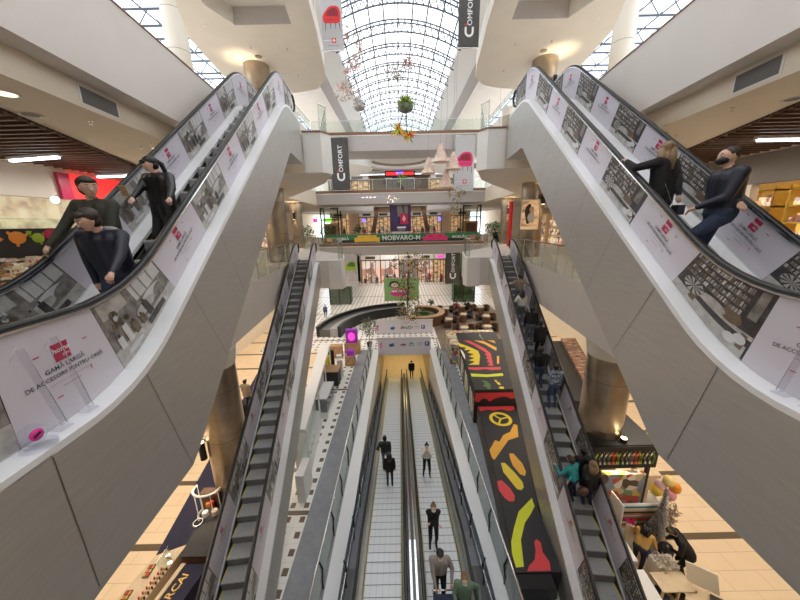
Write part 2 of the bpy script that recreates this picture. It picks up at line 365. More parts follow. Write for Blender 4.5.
# ---- galleries
pen = {  # right-hand outline of every level, from the front to the back
 1: [(2.95, -8), (2.95, 1.6), (4.95, 1.62), (edge(17.6), 17.6), (3.75, 17.6), (3.65, 18.3), (4.2, 21.5), (6.6, 24.5), (8.7, 27), (8.9, 33), (8.9, 37), (7.6, 41), (7.0, 46), (7.4, 54), (17, 54), (17, -8)],
 2: [(edge(-8), -8), (edge(12.9), 12.9), (3.25, 12.9), (3.0, 13.3), (3.9, 16.0), (5.6, 19), (8.6, 24), (8.8, 33), (8.8, 37), (7.6, 41), (7.0, 46), (7.4, 54), (17, 54), (17, -8)],
 3: [(8.8, 24), (8.8, 33), (8.8, 37), (12, 37), (12, 24)]}
for s, nm in ((-1, 'left'), (1, 'right')):
    # level 1
    m = MB('fascia'); m.prism(side(pen[1], s), 6.35, L1)
    m.box(*sorted((s*2.95, s*4.9)), -8, 1.6, L1, L1+.28, 'fascia')
    struct(m, 'floor_gallery_first_'+nm)
    # level 2 : ceiling of the level-1 galleries underneath, a lip with a solid parapet along the void
    m = MB('plaster_warm')
    off = [(edge(-8)+.4, -8), (edge(12.9)+.4, 12.9)] + pen[2][2:]
    off[-1] = (17, -8); m.prism(side(off, s), 12.08, L2)
    m.hexa([(s*(edge(-8)), -8, 12.5), (s*(edge(-8)+.4), -8, 12.5), (s*(edge(12.9)+.4), 12.9, 12.5), (s*edge(12.9), 12.9, 12.5)],
           [(s*(edge(-8)), -8, L2), (s*(edge(-8)+.4), -8, L2), (s*(edge(12.9)+.4), 12.9, L2), (s*edge(12.9), 12.9, L2)], 'fascia')
    m.hexa([(s*(edge(-8)), -8, L2), (s*(edge(-8)+.12), -8, L2), (s*(edge(12.2)+.12), 12.2, L2), (s*edge(12.2), 12.2, L2)],
           [(s*(edge(-8)), -8, 14.02), (s*(edge(-8)+.12), -8, 14.02), (s*(edge(12.2)+.12), 12.2, 14.02), (s*edge(12.2), 12.2, 14.02)], 'fascia')
    m.hexa([(s*(edge(-8)-.02), -8, 14.02), (s*(edge(-8)+.15), -8, 14.02), (s*(edge(12.2)+.15), 12.2, 14.02), (s*(edge(12.2)-.02), 12.2, 14.02)],
           [(s*(edge(-8)-.02), -8, 14.05), (s*(edge(-8)+.15), -8, 14.05), (s*(edge(12.2)+.15), 12.2, 14.05), (s*(edge(12.2)-.02), 12.2, 14.05)], 'brown_trim')
    m.prism(side([(3.25, 12.88), (3.0, 13.3), (3.9, 16.0), (5.6, 19), (5.6, 12.88)], s), 12.06, 12.1, M['plaster'])
    struct(m, 'floor_gallery_second_'+nm)
    m = MB('wood_slats'); m.add([(s*5.0, 0, 12.075), (s*11.3, 0, 12.075), (s*11.3, 17, 12.075), (s*11.2, 17, 12.075)], [(0, 1, 2, 3)])
    m = MB('wood_slats'); m.prism(side([(5.1, -8), (5.25, .9), (11.25, 17.0), (11.4, 17.0), (11.4, -8)], s), 12.03, 12.08)
    for k in range(60):
        y = 1.0+k*.27; m.box(*sorted((s*(5.25+.37*(y-.9)+.05), s*11.35)), y, y+.05, 11.98, 12.03, 'wood_dark')
    struct(m, 'ceiling_slats_'+nm)
    # level 3 : the rounded landing over the top of the escalators, a recess in its underside
    m = MB('plaster')
    out = [(3.0, 9), (3.15, 12), (3.3, 13.3), (3.7, 15.8), (4.0, 18.3), (4.25, 19.6), (5.0, 20.7), (6.1, 21.1), (8.2, 21.5), (9.65, 18.8), (9.2, 15.4), (8.2, 13.2), (7.4, 12), (6.9, 9)]
    m.prism(side(out, s), 18.62, L3, M['plaster_white'])
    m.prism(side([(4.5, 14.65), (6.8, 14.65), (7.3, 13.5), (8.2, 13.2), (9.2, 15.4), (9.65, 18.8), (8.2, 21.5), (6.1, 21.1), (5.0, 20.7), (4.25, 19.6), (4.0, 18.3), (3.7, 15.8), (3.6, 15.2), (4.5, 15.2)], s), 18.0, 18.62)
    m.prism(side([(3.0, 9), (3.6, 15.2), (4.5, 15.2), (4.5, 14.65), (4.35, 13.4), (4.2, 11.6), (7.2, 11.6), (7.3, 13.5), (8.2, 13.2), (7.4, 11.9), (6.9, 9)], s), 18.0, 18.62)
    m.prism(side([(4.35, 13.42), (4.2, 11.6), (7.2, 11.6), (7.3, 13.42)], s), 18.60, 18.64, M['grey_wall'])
    m.box(*sorted((s*4.5, s*6.8)), 14.63, 14.66, 18.0, 18.6, 'bridge_soffit')  # back face of the recess, its shade put into a darker colour
    struct(m, 'floor_gallery_third_'+nm)
    m = MB('plaster'); m.prism(side(pen[3], s), 18.0, L3); struct(m, 'floor_gallery_third_back_'+nm)
    # outer walls and the shop fascia of level 1
    m = MB('plaster_warm'); m.box(*sorted((s*17, s*17.2)), -8, 62, -.3, 12.1); struct(m, 'wall_'+nm)
    m = MB('grey_wall'); m.box(*sorted((s*12, s*12.3)), -8, 30, 11.08, 12.06, 'grey_wall' if s > 0 else 'fascia')
    for y in ((9.0, 14.3, 19.5) if s < 0 else (8.2, 11.2, 15.6, 20)): m.box(*sorted((s*12, s*12.3)), y-.18, y+.18, L1, 11.08, 'plaster_warm')
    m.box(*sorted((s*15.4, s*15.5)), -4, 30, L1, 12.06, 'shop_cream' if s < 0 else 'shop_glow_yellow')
    struct(m, 'wall_shopfront_first_'+nm)
    m = MB('plaster_warm'); m.box(*sorted((s*13.6, s*13.8)), 9, 40, 0, 6.34); struct(m, 'wall_shopfront_ground_'+nm)
    # the roof over the galleries : bulkhead, flat ceiling, glazed strip with its trusses
    m = MB('plaster_white')
    m.hexa([(s*5.0, -8, 24.0), (s*6.6, -8, 23.2), (s*6.6, 62, 23.2), (s*5.0, 62, 24.0)], [(s*5.0, -8, 24.5), (s*6.6, -8, 24.5), (s*6.6, 62, 24.5), (s*5.0, 62, 24.5)])
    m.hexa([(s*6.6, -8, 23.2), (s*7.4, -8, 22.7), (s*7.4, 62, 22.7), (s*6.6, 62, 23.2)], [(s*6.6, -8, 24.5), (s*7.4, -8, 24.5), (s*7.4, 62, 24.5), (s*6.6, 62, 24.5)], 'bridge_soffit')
    m.box(*sorted((s*7.4, s*12)), -8, 62, 22.9, 24.5, 'plaster')
    m.tube([(s*7.45, -8, 22.72), (s*7.45, 62, 22.72)], .06, 'plaster_white', 4)
    struct(m, 'ceiling_roof_'+nm)
    m = MB('glass_roof'); m.box(*sorted((s*12, s*27)), -2, 60, 23.6, 23.63); r = struct(m, 'window_1' if s < 0 else 'window_2')
    m = MB('truss')
    for k in range(21):
        y = -2+k*3.1
        for z in (22.5, 23.4): m.tube([(s*12, y, z), (s*27, y, z)], .07, None, 4)
        for j in range(10): m.tube([(s*(12+1.5*j), y, 22.5), (s*(12.75+1.5*j), y, 23.4), (s*(13.5+1.5*j), y, 22.5)], .035, None, 4)
    for j in range(9): m.tube([(s*(12.8+1.7*j), -2, 23.5), (s*(12.8+1.7*j), 60, 23.5)], .05, None, 4)
    m.build('window_frame', r)
    m = MB('plaster'); m.box(*sorted((s*12, s*17)), 54, 62, 12, 23.4); m.box(*sorted((s*7.4, s*12)), 54, 62, -.3, 22.9); struct(m, 'wall_back_'+nm)

# ---- bridges across the void
def bridge(n, z0, zt, hw, soffit):
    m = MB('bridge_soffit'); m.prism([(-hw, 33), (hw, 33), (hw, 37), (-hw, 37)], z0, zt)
    m.prism([(-hw-.05, 32.93), (hw+.05, 32.93), (hw+.05, 33.0), (-hw-.05, 33.0)], zt-.24, zt+.02, M['brown_trim'])
    m.prism([(-hw-.03, 32.96), (hw+.03, 32.96), (hw+.03, 33.0), (-hw-.03, 33.0)], zt-.34, zt-.24, M['plaster_white'])
    struct(m, 'floor_bridge_'+n)
bridge('first', 6.75, L1, 8.9, 0); bridge('second', 12.1, L2, 8.8, 0); bridge('third', 17.2, L3, 8.8, 0)
def railing(pts, z, label, n_p=None, bottom=0., mat='glass', cat='railing', group=None):
    """glass balustrade along a polyline at floor height z: panes, posts and a handrail"""
    c = Vector(((pts[0][0]+pts[-1][0])/2, (pts[0][1]+pts[-1][1])/2, z))
    t = thing('glass_balustrade', label, cat, c, group=group)
    pn = MB(mat); rl = MB('chrome'); 
    for (x0, y0), (x1, y1) in zip(pts, pts[1:]):
        L = math.hypot(x1-x0, y1-y0); n = max(1, round(L/1.4)); ux, uy = (x1-x0)/L, (y1-y0)/L
        for k in range(n):
            a = L*k/n+.03; b = L*(k+1)/n-.03
            p = [(x0+ux*a-uy*.008, y0+uy*a+ux*.008), (x0+ux*b-uy*.008, y0+uy*b+ux*.008), (x0+ux*b+uy*.008, y0+uy*b-ux*.008), (x0+ux*a+uy*.008, y0+uy*a-ux*.008)]
            pn.prism(p, z+bottom, z+1.02)
            MB('chrome').box(x0+ux*L*k/n-.02, x0+ux*L*k/n+.02, y0+uy*L*k/n-.02, y0+uy*L*k/n+.02, z+bottom, z+1.05).build('post', t)
    pn.build('pane', t)
    rl.tube([(x, y, z+1.08) for x, y in pts], .03); rl.build('handrail', t)
    return t
railing([(-8.7, 33.1), (8.7, 33.1)], L3, 'long glass balustrade along the topmost bridge, grey fascia below it')
railing([(-8.7, 33.1), (8.7, 33.1)], L2, 'long glass balustrade along the middle bridge, red chair banner at its right end')
railing([(-8.8, 33.1), (8.8, 33.1)], L1, 'glass balustrade of the lowest bridge, behind the green furniture banner')
for s, nm in ((-1, 'left'), (1, 'right')):
    railing([(s*edge(17.4), 17.4), (s*edge(9.0), 9.0), (s*edge(2.2), 2.2)], L1, 'glass balustrade running beside the lower %s escalator over the pale fascia' % nm)
    railing([(s*3.3, 13.0), (s*3.1, 13.4), (s*3.95, 16.0), (s*5.6, 19), (s*8.6, 24), (s*8.75, 33)], L2, 'glass balustrade round the landing at the head of the large %s escalator' % nm)
    railing([(s*3.85, 17.75), (s*3.75, 18.4), (s*4.3, 21.5), (s*8.75, 27), (s*8.85, 33)], L1, 'glass balustrade round the landing at the head of the small %s escalator' % nm)
    railing([(s*8.85, 24), (s*8.85, 33)], L3, 'glass balustrade of the top gallery beside the %s end of the highest bridge' % nm)

# ---- white boxed ends of the landings
for s, nm in ((-1, 'left'), (1, 'right')):
    m = MB('plaster_white'); m.prism(side([(3.7, 17.55), (3.6, 18.2), (4.4, 18.2), (4.45, 17.55)], s), 6.3, 8.02); struct(m, 'trim_landing_first_'+nm)
    m = MB('plaster_white'); m.prism(side([(3.25, 12.83), (2.95, 13.3), (3.95, 13.3), (3.95, 12.83)], s), 12.05, 13.5)
    m.prism(side([(3.23, 12.8), (2.92, 13.3), (3.97, 13.3), (3.97, 12.8)], s), 13.5, 13.56, M['brown_trim']); struct(m, 'trim_landing_second_'+nm)

# ---- back of the hall
m = MB('plaster'); m.box(-17, 17, -8.3, -8, -.3, 24.5); struct(m, 'wall_behind')
m = MB('shop_pink'); m.box(-12, 12, 54, 54.2, -.3, 6.4, 'plaster_warm'); m.box(-12, 12, 53.9, 54.2, 6.4, 13.4, 'plaster_warm'); m.box(-12, 12, 53.8, 54.2, 13.4, 18.0, 'photo_brown'); m.box(-12, 12, 51.8, 52, 18.9, 22.9, 'photo_brown'); struct(m, 'wall_back')
for i, (lv, z) in enumerate(((1, L1), (2, L2), (3, L3))):
    m = MB('plaster_white')
    for s in (-1, 1):
        m.arc_prism((s*9.3, 43.5), 0.2, 5.6, *((-PI*.5, PI*.5) if s < 0 else (PI*.5, PI*1.5)), z-1.7, z-.45)
    m.box(-12, 12, 51, 54, z-.7, z)
    if lv == 2: m.box(-12, 12, 49.5, 54, z-.7, z)
    struct(m, 'floor_back_'+('first', 'second', 'third')[i])
m = MB('plaster_white'); m.arc_prism((0, 45.5), 4.2, 5.6, 0, 2*PI, 18.2, 18.6, n=40); m.arc_prism((0, 45.5), 0, 3.9, 0, 2*PI, 18.9, 19.0, n=40)
m.box(-12, 12, 50.2, 50.4, 18.15, 18.9, 'photo_brown'); struct(m, 'ceiling_ring')
# vault
def vz(x): return 24.0+1.35*(1-(x/5.0)**2)
g = MB('glass_roof'); xs = [-5+10*i/20 for i in range(21)]
g.add([(x, y, vz(x)+.22) for y in (-8, 62) for x in xs], [(i, i+1, 22+i, 21+i) for i in range(20)]); r = struct(g, 'window_3')
m = MB('truss')
for x in [-4.4+1.1*i for i in range(9)]: m.tube([(x, -8, vz(x)+.2), (x, 62, vz(x)+.2)], .065, None, 4)
m.build('window_frame', r)
for k in range(21):
    y = 28.2+3.2*(k-11)
    if y < -7 or y > 61: continue
    m = MB('truss')
    for yy in (y-.22, y+.22): m.tube([(x, yy, vz(x)+.1) for x in xs], .05, None, 4)
    m.tube([(x, y, vz(x)-.62) for x in xs], .055, None, 4)
    for i in range(20):
        xa = xs[i]; xb = xs[i+1]; xm = (xa+xb)/2
        m.tube([(xa, y-.22, vz(xa)+.1), (xm, y, vz(xm)-.62), (xb, y+.22, vz(xb)+.1)], .042, None, 4)
    m.build('trim_%d' % (k+1), kind='structure')
m = MB('truss')
for x in [-4.8+1.2*i for i in range(9)]: m.tube([(x, 62, 18), (x, 62, vz(x))], .05, None, 4)
for z in (19.5, 21, 22.5, 24): m.tube([(-5, 62, z), (5, 62, z)], .05, None, 4)
r = struct(MB('glass_roof').box(-5, 5, 62.05, 62.1, 18, 25.4), 'window_4'); m.build('window_frame', r)

# ---- columns clad in sheet metal
def column(x, y, z0, z1, r, label, flood=None, group=None, cap=True):
    t = thing('column', label, 'column', (x, y, z0), group=group)
    b = MB('bronze'); b.lathe(x, y, [(r, z0), (r, z1-.55 if cap else z1)], n=28); b.build('shaft', t)
    s = MB('dark_steel'); 
    for zz in np.arange(z0+1.6, z1-.6, 1.7): s.lathe(x, y, [(r+.004, zz), (r+.004, zz+.015)], n=28)
    s.build('seam', t)
    if cap: MB('capital').lathe(x, y, [(r, z1-.55), (r+.02, z1-.5), (r+.10, z1)], n=28).build('capital', t)
    if flood:
        a, zf = flood; lx, ly = x+(r+.14)*math.cos(a), y+(r+.14)*math.sin(a)
        o = MB('black').cyl(lx, ly, zf, zf+.62, .1, .1, n=14)
        o.obox(((lx+x)/2, (ly+y)/2, zf+.3), (.3, .05, .05), a); o = o.build('lamp_body', t)
        MB('lamp_warm').cyl(lx, ly, zf+.6, zf+.625, .085, .085, n=14).cyl(lx, ly, zf-.005, zf+.01, .085, .085, n=14).build('bulb', o)
        for dz, up in ((.68, 1), (-.06, -1)):
            l = bpy.data.lights.new('column_lamp', 'SPOT'); l.energy = 55; l.color = (1, .78, .5); l.spot_size = 1.9; l.spot_blend = .6; l.shadow_soft_size = .05
            lo = bpy.data.objects.new('column_lamp', l); COL.objects.link(lo); lo.location = (lx+.05*math.cos(a), ly+.05*math.sin(a), zf+dz); lo.rotation_euler = (PI if up > 0 else 0, 0, 0)
    return t
column(-6.25, 8.75, 0, 6.33, .6, 'bronze clad round column with a lit up and down lamp, left beyond the small escalator', (-2.4, 2.7))
column(6.45, 8.9, 0, 6.33, .65, 'bronze clad round column with a lit lamp, right beyond the small escalator', (-1.15, 2.6))
column(-7.35, 17.9, L1, 12.07, .6, 'bronze column on the first gallery to the left, behind the glass balustrade', (-2.0, 10.4), cap=False)
column(7.35, 17.9, L1, 12.07, .6, 'bronze column on the first gallery to the right, bearing a lit portrait poster', (-1.1, 10.9), cap=False)
column(-7.4, 17.9, L2, 18.0, .62, 'bronze column rising behind the top of the large left escalator', (-2.0, 16.4), cap=False)
column(7.4, 17.9, L2, 18.0, .62, 'bronze column rising behind the top of the large right escalator', (-1.2, 16.4), cap=False)
column(-11.0, 17.5, L2, 23.4, .5, 'tall pale round column under the glass roof at the upper left', cap=False)
column(11.0, 17.5, L2, 23.4, .5, 'tall pale round column under the glass roof at the upper right', cap=False)
column(-9.6, 28.5, L1, 12.07, .5, 'farther bronze column on the left first gallery among potted plants', (-1.6, 10.6), cap=False)
column(9.6, 28.5, L1, 12.07, .5, 'farther bronze column on the right first gallery among potted plants', (-1.6, 10.6), cap=False)
column(7.9, 24.5, L2, 18.0, .42, 'small bronze column beside the cafe on the right second landing', None)
column(-7.9, 24.5, L2, 18.0, .42, 'small bronze column beside the shops on the left second landing', None)
for o in list(COL.objects):
    if o.get('label', '').startswith('tall pale'):
        for c in o.children:
            if c.name.startswith('shaft'): c.data.materials[0] = M['capital']

# ---- ceiling fittings
for s, nm in ((-1, 'left'), (1, 'right')):
    Y0, Y1 = (5.9, 6.75) if s < 0 else (5.35, 6.15)
    v = thing('air_vent', 'dark louvred air vent in the %s ceiling bulkhead' % nm, 'vent', (s*(edge(6)+.4), 6, 12.2))
    e0, e1 = s*(edge(Y0)+.392), s*(edge(Y1)+.392)
    m = MB('plaster_white'); m.hexa([(e0, Y0, 12.13), (e0+s*.03, Y0, 12.13), (e1+s*.03, Y1, 12.13), (e1, Y1, 12.13)], [(e0, Y0, 12.45), (e0+s*.03, Y0, 12.45), (e1+s*.03, Y1, 12.45), (e1, Y1, 12.45)]); m.build('frame', v)
    e0 -= s*.006; e1 -= s*.006
    m = MB('vent_grille'); m.hexa([(e0, Y0+.04, 12.16), (e0+s*.03, Y0+.04, 12.16), (e1+s*.03, Y1-.04, 12.16), (e1, Y1-.04, 12.16)], [(e0, Y0+.04, 12.42), (e0+s*.03, Y0+.04, 12.42), (e1+s*.03, Y1-.04, 12.42), (e1, Y1-.04, 12.42)]); m.build('grille', v)
def tubelight(a, b, label):
    a = Vector(a); b = Vector(b); c = (a+b)/2; t = thing('linear_light', label, 'ceiling light', c)
    d = (b-a); an = math.atan2(d.y, d.x); L = d.length
    MB('white').obox(c+Vector((0, 0, .04)), (L+.1, .14, .075), an).build('housing', t)
    MB('lamp_white').obox(c-Vector((0, 0, .02)), (L, .09, .05), an).build('tube', t)
    l = bpy.data.lights.new('gallery_lamp', 'AREA'); l.shape = 'RECTANGLE'; l.size = L; l.size_y = .1; l.energy = 60; l.color = (1, .93, .82)
    lo = bpy.data.objects.new('gallery_lamp', l); COL.objects.link(lo); lo.location = c-Vector((0, 0, .07)); lo.rotation_euler[2] = an
tubelight((-10.8, 8.9, 11.90), (-9.2, 8.6, 11.90), 'bright linear light on the left slatted ceiling, nearest the picture edge')
tubelight((-11.2, 11.75, 11.90), (-9.9, 11.65, 11.90), 'second linear light on the left slatted ceiling, above the red shop sign')
tubelight((10.9, 8.4, 11.90), (8.9, 8.35, 11.90), 'bright linear light on the right slatted ceiling, near the picture edge')
tubelight((10.4, 11.9, 11.90), (9.4, 11.85, 11.90), 'small linear light on the right slatted ceiling, behind the walking man')
def downlight(x, y, z, label, r=.14, lit=True, group=None, pw=40):
    t = thing('downlight', label, 'downlight', (x, y, z), group=group)
    MB('white').lathe(x, y, [(r, z), (r+.04, z-.02), (r+.04, z), (r, z)], n=16).build('ring', t)
    MB('lens_soft' if lit else 'grey_wall').cyl(x, y, z-.012, z-.004, r, r, n=16).build('lens', t)
    if lit:
        l = bpy.data.lights.new('downlight_lamp', 'SPOT'); l.energy = pw; l.color = (1, .8, .55); l.spot_size = 2.4; l.spot_blend = .8; l.shadow_soft_size = .08
        lo = bpy.data.objects.new('downlight_lamp', l); COL.objects.link(lo); lo.location = (x, y, z-.04)
for s, nm in ((-1, 'left'), (1, 'right')):
    for k, y in enumerate((5.3, 8.8)):
        downlight(s*(edge(y)+1.05), y, 12.08, 'lit round downlight in the %s gallery soffit, %s' % (nm, 'nearer the camera' if k == 0 else 'farther, beside the large escalator'), pw=60)
    downlight(s*7.0, 6.2, 12.08, 'unlit round ceiling grille in the %s gallery soffit' % nm, .12, False)
def sprinkler(x, y, z, label):
    m = MB('chrome'); m.cyl(x, y, z-.05, z, .012, n=6); m.cyl(x, y, z-.06, z-.05, .035, n=8); m.cyl(x, y, z-.01, z, .04, n=8)
    solo(m, 'sprinkler', label, 'sprinkler', 'sprinkler heads in the ceilings')
for s, nm in ((-1, 'left'), (1, 'right')):
    for k, (x, y) in enumerate(((6.3, 6.6), (6.4, 8.2), (6.9, 8.5))): sprinkler(s*x, y, 12.08, '%s small sprinkler head in the %s gallery soffit' % (('near', 'middle', 'far')[k], nm))
    for k, (x, y) in enumerate(((6.9, 16.2), (5.3, 16.4), (5.6, 18.9), (8.0, 14.6))): sprinkler(s*x, y, 18.0, '%s sprinkler head under the %s top landing' % (('outer', 'inner', 'far', 'near')[k], nm))
    solo(MB('grey_wall').cyl(s*6.9, 17.0, 17.97, 18.0, .16, n=14), 'ceiling_speaker', 'small grey disc in the %s top soffit above the column glow' % nm, 'ceiling speaker')
# ================================================================ escalators
def soft(Y, pts, r=.55):
    """piecewise linear height through pts with rounded corners"""
    def lin(y):
        for (a, za), (b, zb) in zip(pts, pts[1:]):
            if y <= b: return za+(zb-za)*(y-a)/(b-a)
        return pts[-1][1]
    n = 9; return sum(lin(Y+r*(2*k/(n-1)-1)) for k in range(n))/n
class Esc:
    """plan line X = side*(c+b*Y); u is measured away from the void"""
    def __init__(s, side, c, b, deck, hand, nose, lean, Ya, Yb):
        s.side, s.c, s.b, s.deck, s.hand, s.nose, s.lean, s.Ya, s.Yb = side, c, b, deck, hand, nose, lean, Ya, Yb
    def X(s, Y, u): return s.side*(s.c+s.b*Y+u)
    def dz(s, Y): return soft(Y, s.deck)
    def hz(s, Y): return soft(Y, s.hand)
    def nz(s, Y): return soft(Y, s.nose, .3)
    def slope(s, Y): return (s.dz(Y+.1)-s.dz(Y-.1))/.2
    def pan(s, Y, t, u, o=0.):   # point of a balustrade: Y along the deck, t from deck (0) to handrail (1)
        sl = max(0, s.slope(Y)); Yh = Y-s.lean*sl/.7
        y = Y+(Yh-Y)*t; z = s.dz(Y)+.01+(s.hz(Yh)-.03-s.dz(Y))*t
        return Vector((s.X(y, u)+s.side*o, y, z))
def picture(mb, E, ya, yb, u, o, kind, rnd):
    """the printed interior scene between two white posters: shapes laid over a base colour"""
    def q(pts, mat, k):
        vs = [E.pan(ya+(yb-ya)*a, b, u, o*(1+.25*k)) for a, b in pts]; mb.add(vs, [tuple(range(len(vs)))], mat)
    def rect(a0, b0, a1, b1, mat, k):
        n = max(1, int((a1-a0)*6)); top = []; bot = []
        for i in range(n+1): bot.append((a0+(a1-a0)*i/n, b0)); top.append((a0+(a1-a0)*i/n, b1))
        for i in range(n): q([bot[i], bot[i+1], top[i+1], top[i]], mat, k)
    def ov(ca, cb, ra, rb, mat, k, n=14): q([(ca+ra*math.cos(2*PI*i/n), cb+rb*math.sin(2*PI*i/n)) for i in range(n)], mat, k)
    rect(0, .02, 1, .985, 'photo_dark' if kind == 'books' else 'photo_mid', 0)
    if kind == 'books':
        rect(.02, .02, 1, .20, 'photo_light', 1)
        for j in range(4):
            b0 = .52+.115*j; rect(.22, b0-.02, 1, b0, 'photo_brown', 1); a = .24
            while a < .97:
                w = rnd.uniform(.015, .035); h = rnd.uniform(.05, .085)
                rect(a, b0, min(a+w, .99), b0+h, rnd.choice(['photo_pale', 'photo_light', 'photo_mid', 'photo_mid', 'photo_brown', 'photo_light']), 2); a += w+rnd.uniform(.002, .02)
        rect(.0, .30, .72, .36, 'photo_light', 2); rect(.70, .12, .78, .36, 'photo_brown', 2); rect(.05, .12, .12, .34, 'photo_brown', 2)
        ov(.30, .43, .14, .09, 'photo_brown', 3); ov(.52, .40, .16, .07, 'photo_light', 3)
        ov(.80, .36, .13, .14, 'photo_light', 3)
        for i in range(10):
            an = i*2*PI/10; q([(.80, .36), (.80+.13*math.cos(an), .36+.14*math.sin(an)), (.80+.12*math.cos(an+.25), .36+.13*math.sin(an+.25))], 'photo_dark', 4)
        rect(.06, .55, .17, .95, 'photo_mid', 1); ov(.11, .24, .07, .07, 'photo_pale', 3); ov(.20, .17, .07, .07, 'photo_pale', 4)
    else:
        rect(.0, .02, 1, .26, 'photo_light', 1); rect(.55, .62, .98, .95, 'photo_pale', 1); rect(.05, .72, .45, .95, 'photo_light', 1)
        for j in range(3): rect(.60+.12*j, .62, .615+.12*j, .95, 'photo_mid', 2)
        ov(.74, .50, .17, .10, 'photo_pale', 2); ov(.60, .42, .16, .10, 'photo_light', 3); ov(.86, .40, .12, .14, 'photo_mid', 3)
        for j in range(5):
            a = .08+.12*j; h = rnd.uniform(.16, .30); rect(a, .22, a+.075, .22+h, rnd.choice(['photo_dark', 'photo_pale', 'photo_mid', 'photo_brown']), 4)
            rect(a+.025, .22+h, a+.05, .27+h, 'photo_dark', 5)
        for j in range(9): ov(.12+rnd.random()*.32, .55+rnd.random()*.2, .035, .05, rnd.choice(['photo_leaf', 'photo_pale', 'photo_brown']), 5, 8)
        rect(.50, .08, .80, .20, 'photo_dark', 4); ov(.24, .12, .12, .05, 'photo_pale', 4)
def poster(mb, E, ya, yb, u, o, flip):
    n = 6
    for i in range(n):
        a, b = ya+(yb-ya)*i/n, ya+(yb-ya)*(i+1)/n
        mb.add([E.pan(a, .015, u, o), E.pan(b, .015, u, o), E.pan(b, .99, u, o), E.pan(a, .99, u, o)], [(0, 1, 2, 3)], 'paper')
    ym = (ya+yb)/2; P0 = E.pan(ym, .5, u, o*1.4); ey = (E.pan(ym, .9, u, o*1.4)-E.pan(ym, .1, u, o*1.4)).normalized()
    ex = (E.pan(ym+.1, .5, u, o*1.4)-E.pan(ym-.1, .5, u, o*1.4)).normalized(); ex = (ex-ey*ex.dot(ey)).normalized()
    if flip: ex = -ex
    H = .80
    def pt(x, y, k=0): return P0+ex*x*H+ey*y*H+Vector((E.side*o*.3*k, 0, 0))
    def r(x0, y0, x1, y1, mat, k=0): mb.add([pt(x0, y0, k), pt(x1, y0, k), pt(x1, y1, k), pt(x0, y1, k)], [(0, 1, 2, 3)], mat)
    r(-.085, .09, .085, .28, 'crimson'); mb.text('home', pt(.005, .185, 1), ex, ey, .058*H, 'white'); mb.text('you', pt(.035, .135, 1), ex, ey, .035*H, 'white')
    mb.text('GAM\u0102 LARG\u0102', pt(0, .015), ex, ey, .050*H, 'ink'); mb.text('DE ACCESORII PENTRU CAS\u0102', pt(0, -.065), ex, ey, .047*H, 'ink')
    r(-.22, -.118, .22, -.114, 'photo_mid'); r(-.10, -.178, .10, -.172, 'photo_mid')
    for x, y in ((-.27, .22), (.25, .20), (-.2, -.27)): r(x, y, x+.06, y+.012, 'crimson')
    r(.24, -.16, .252, -.11, 'crimson')
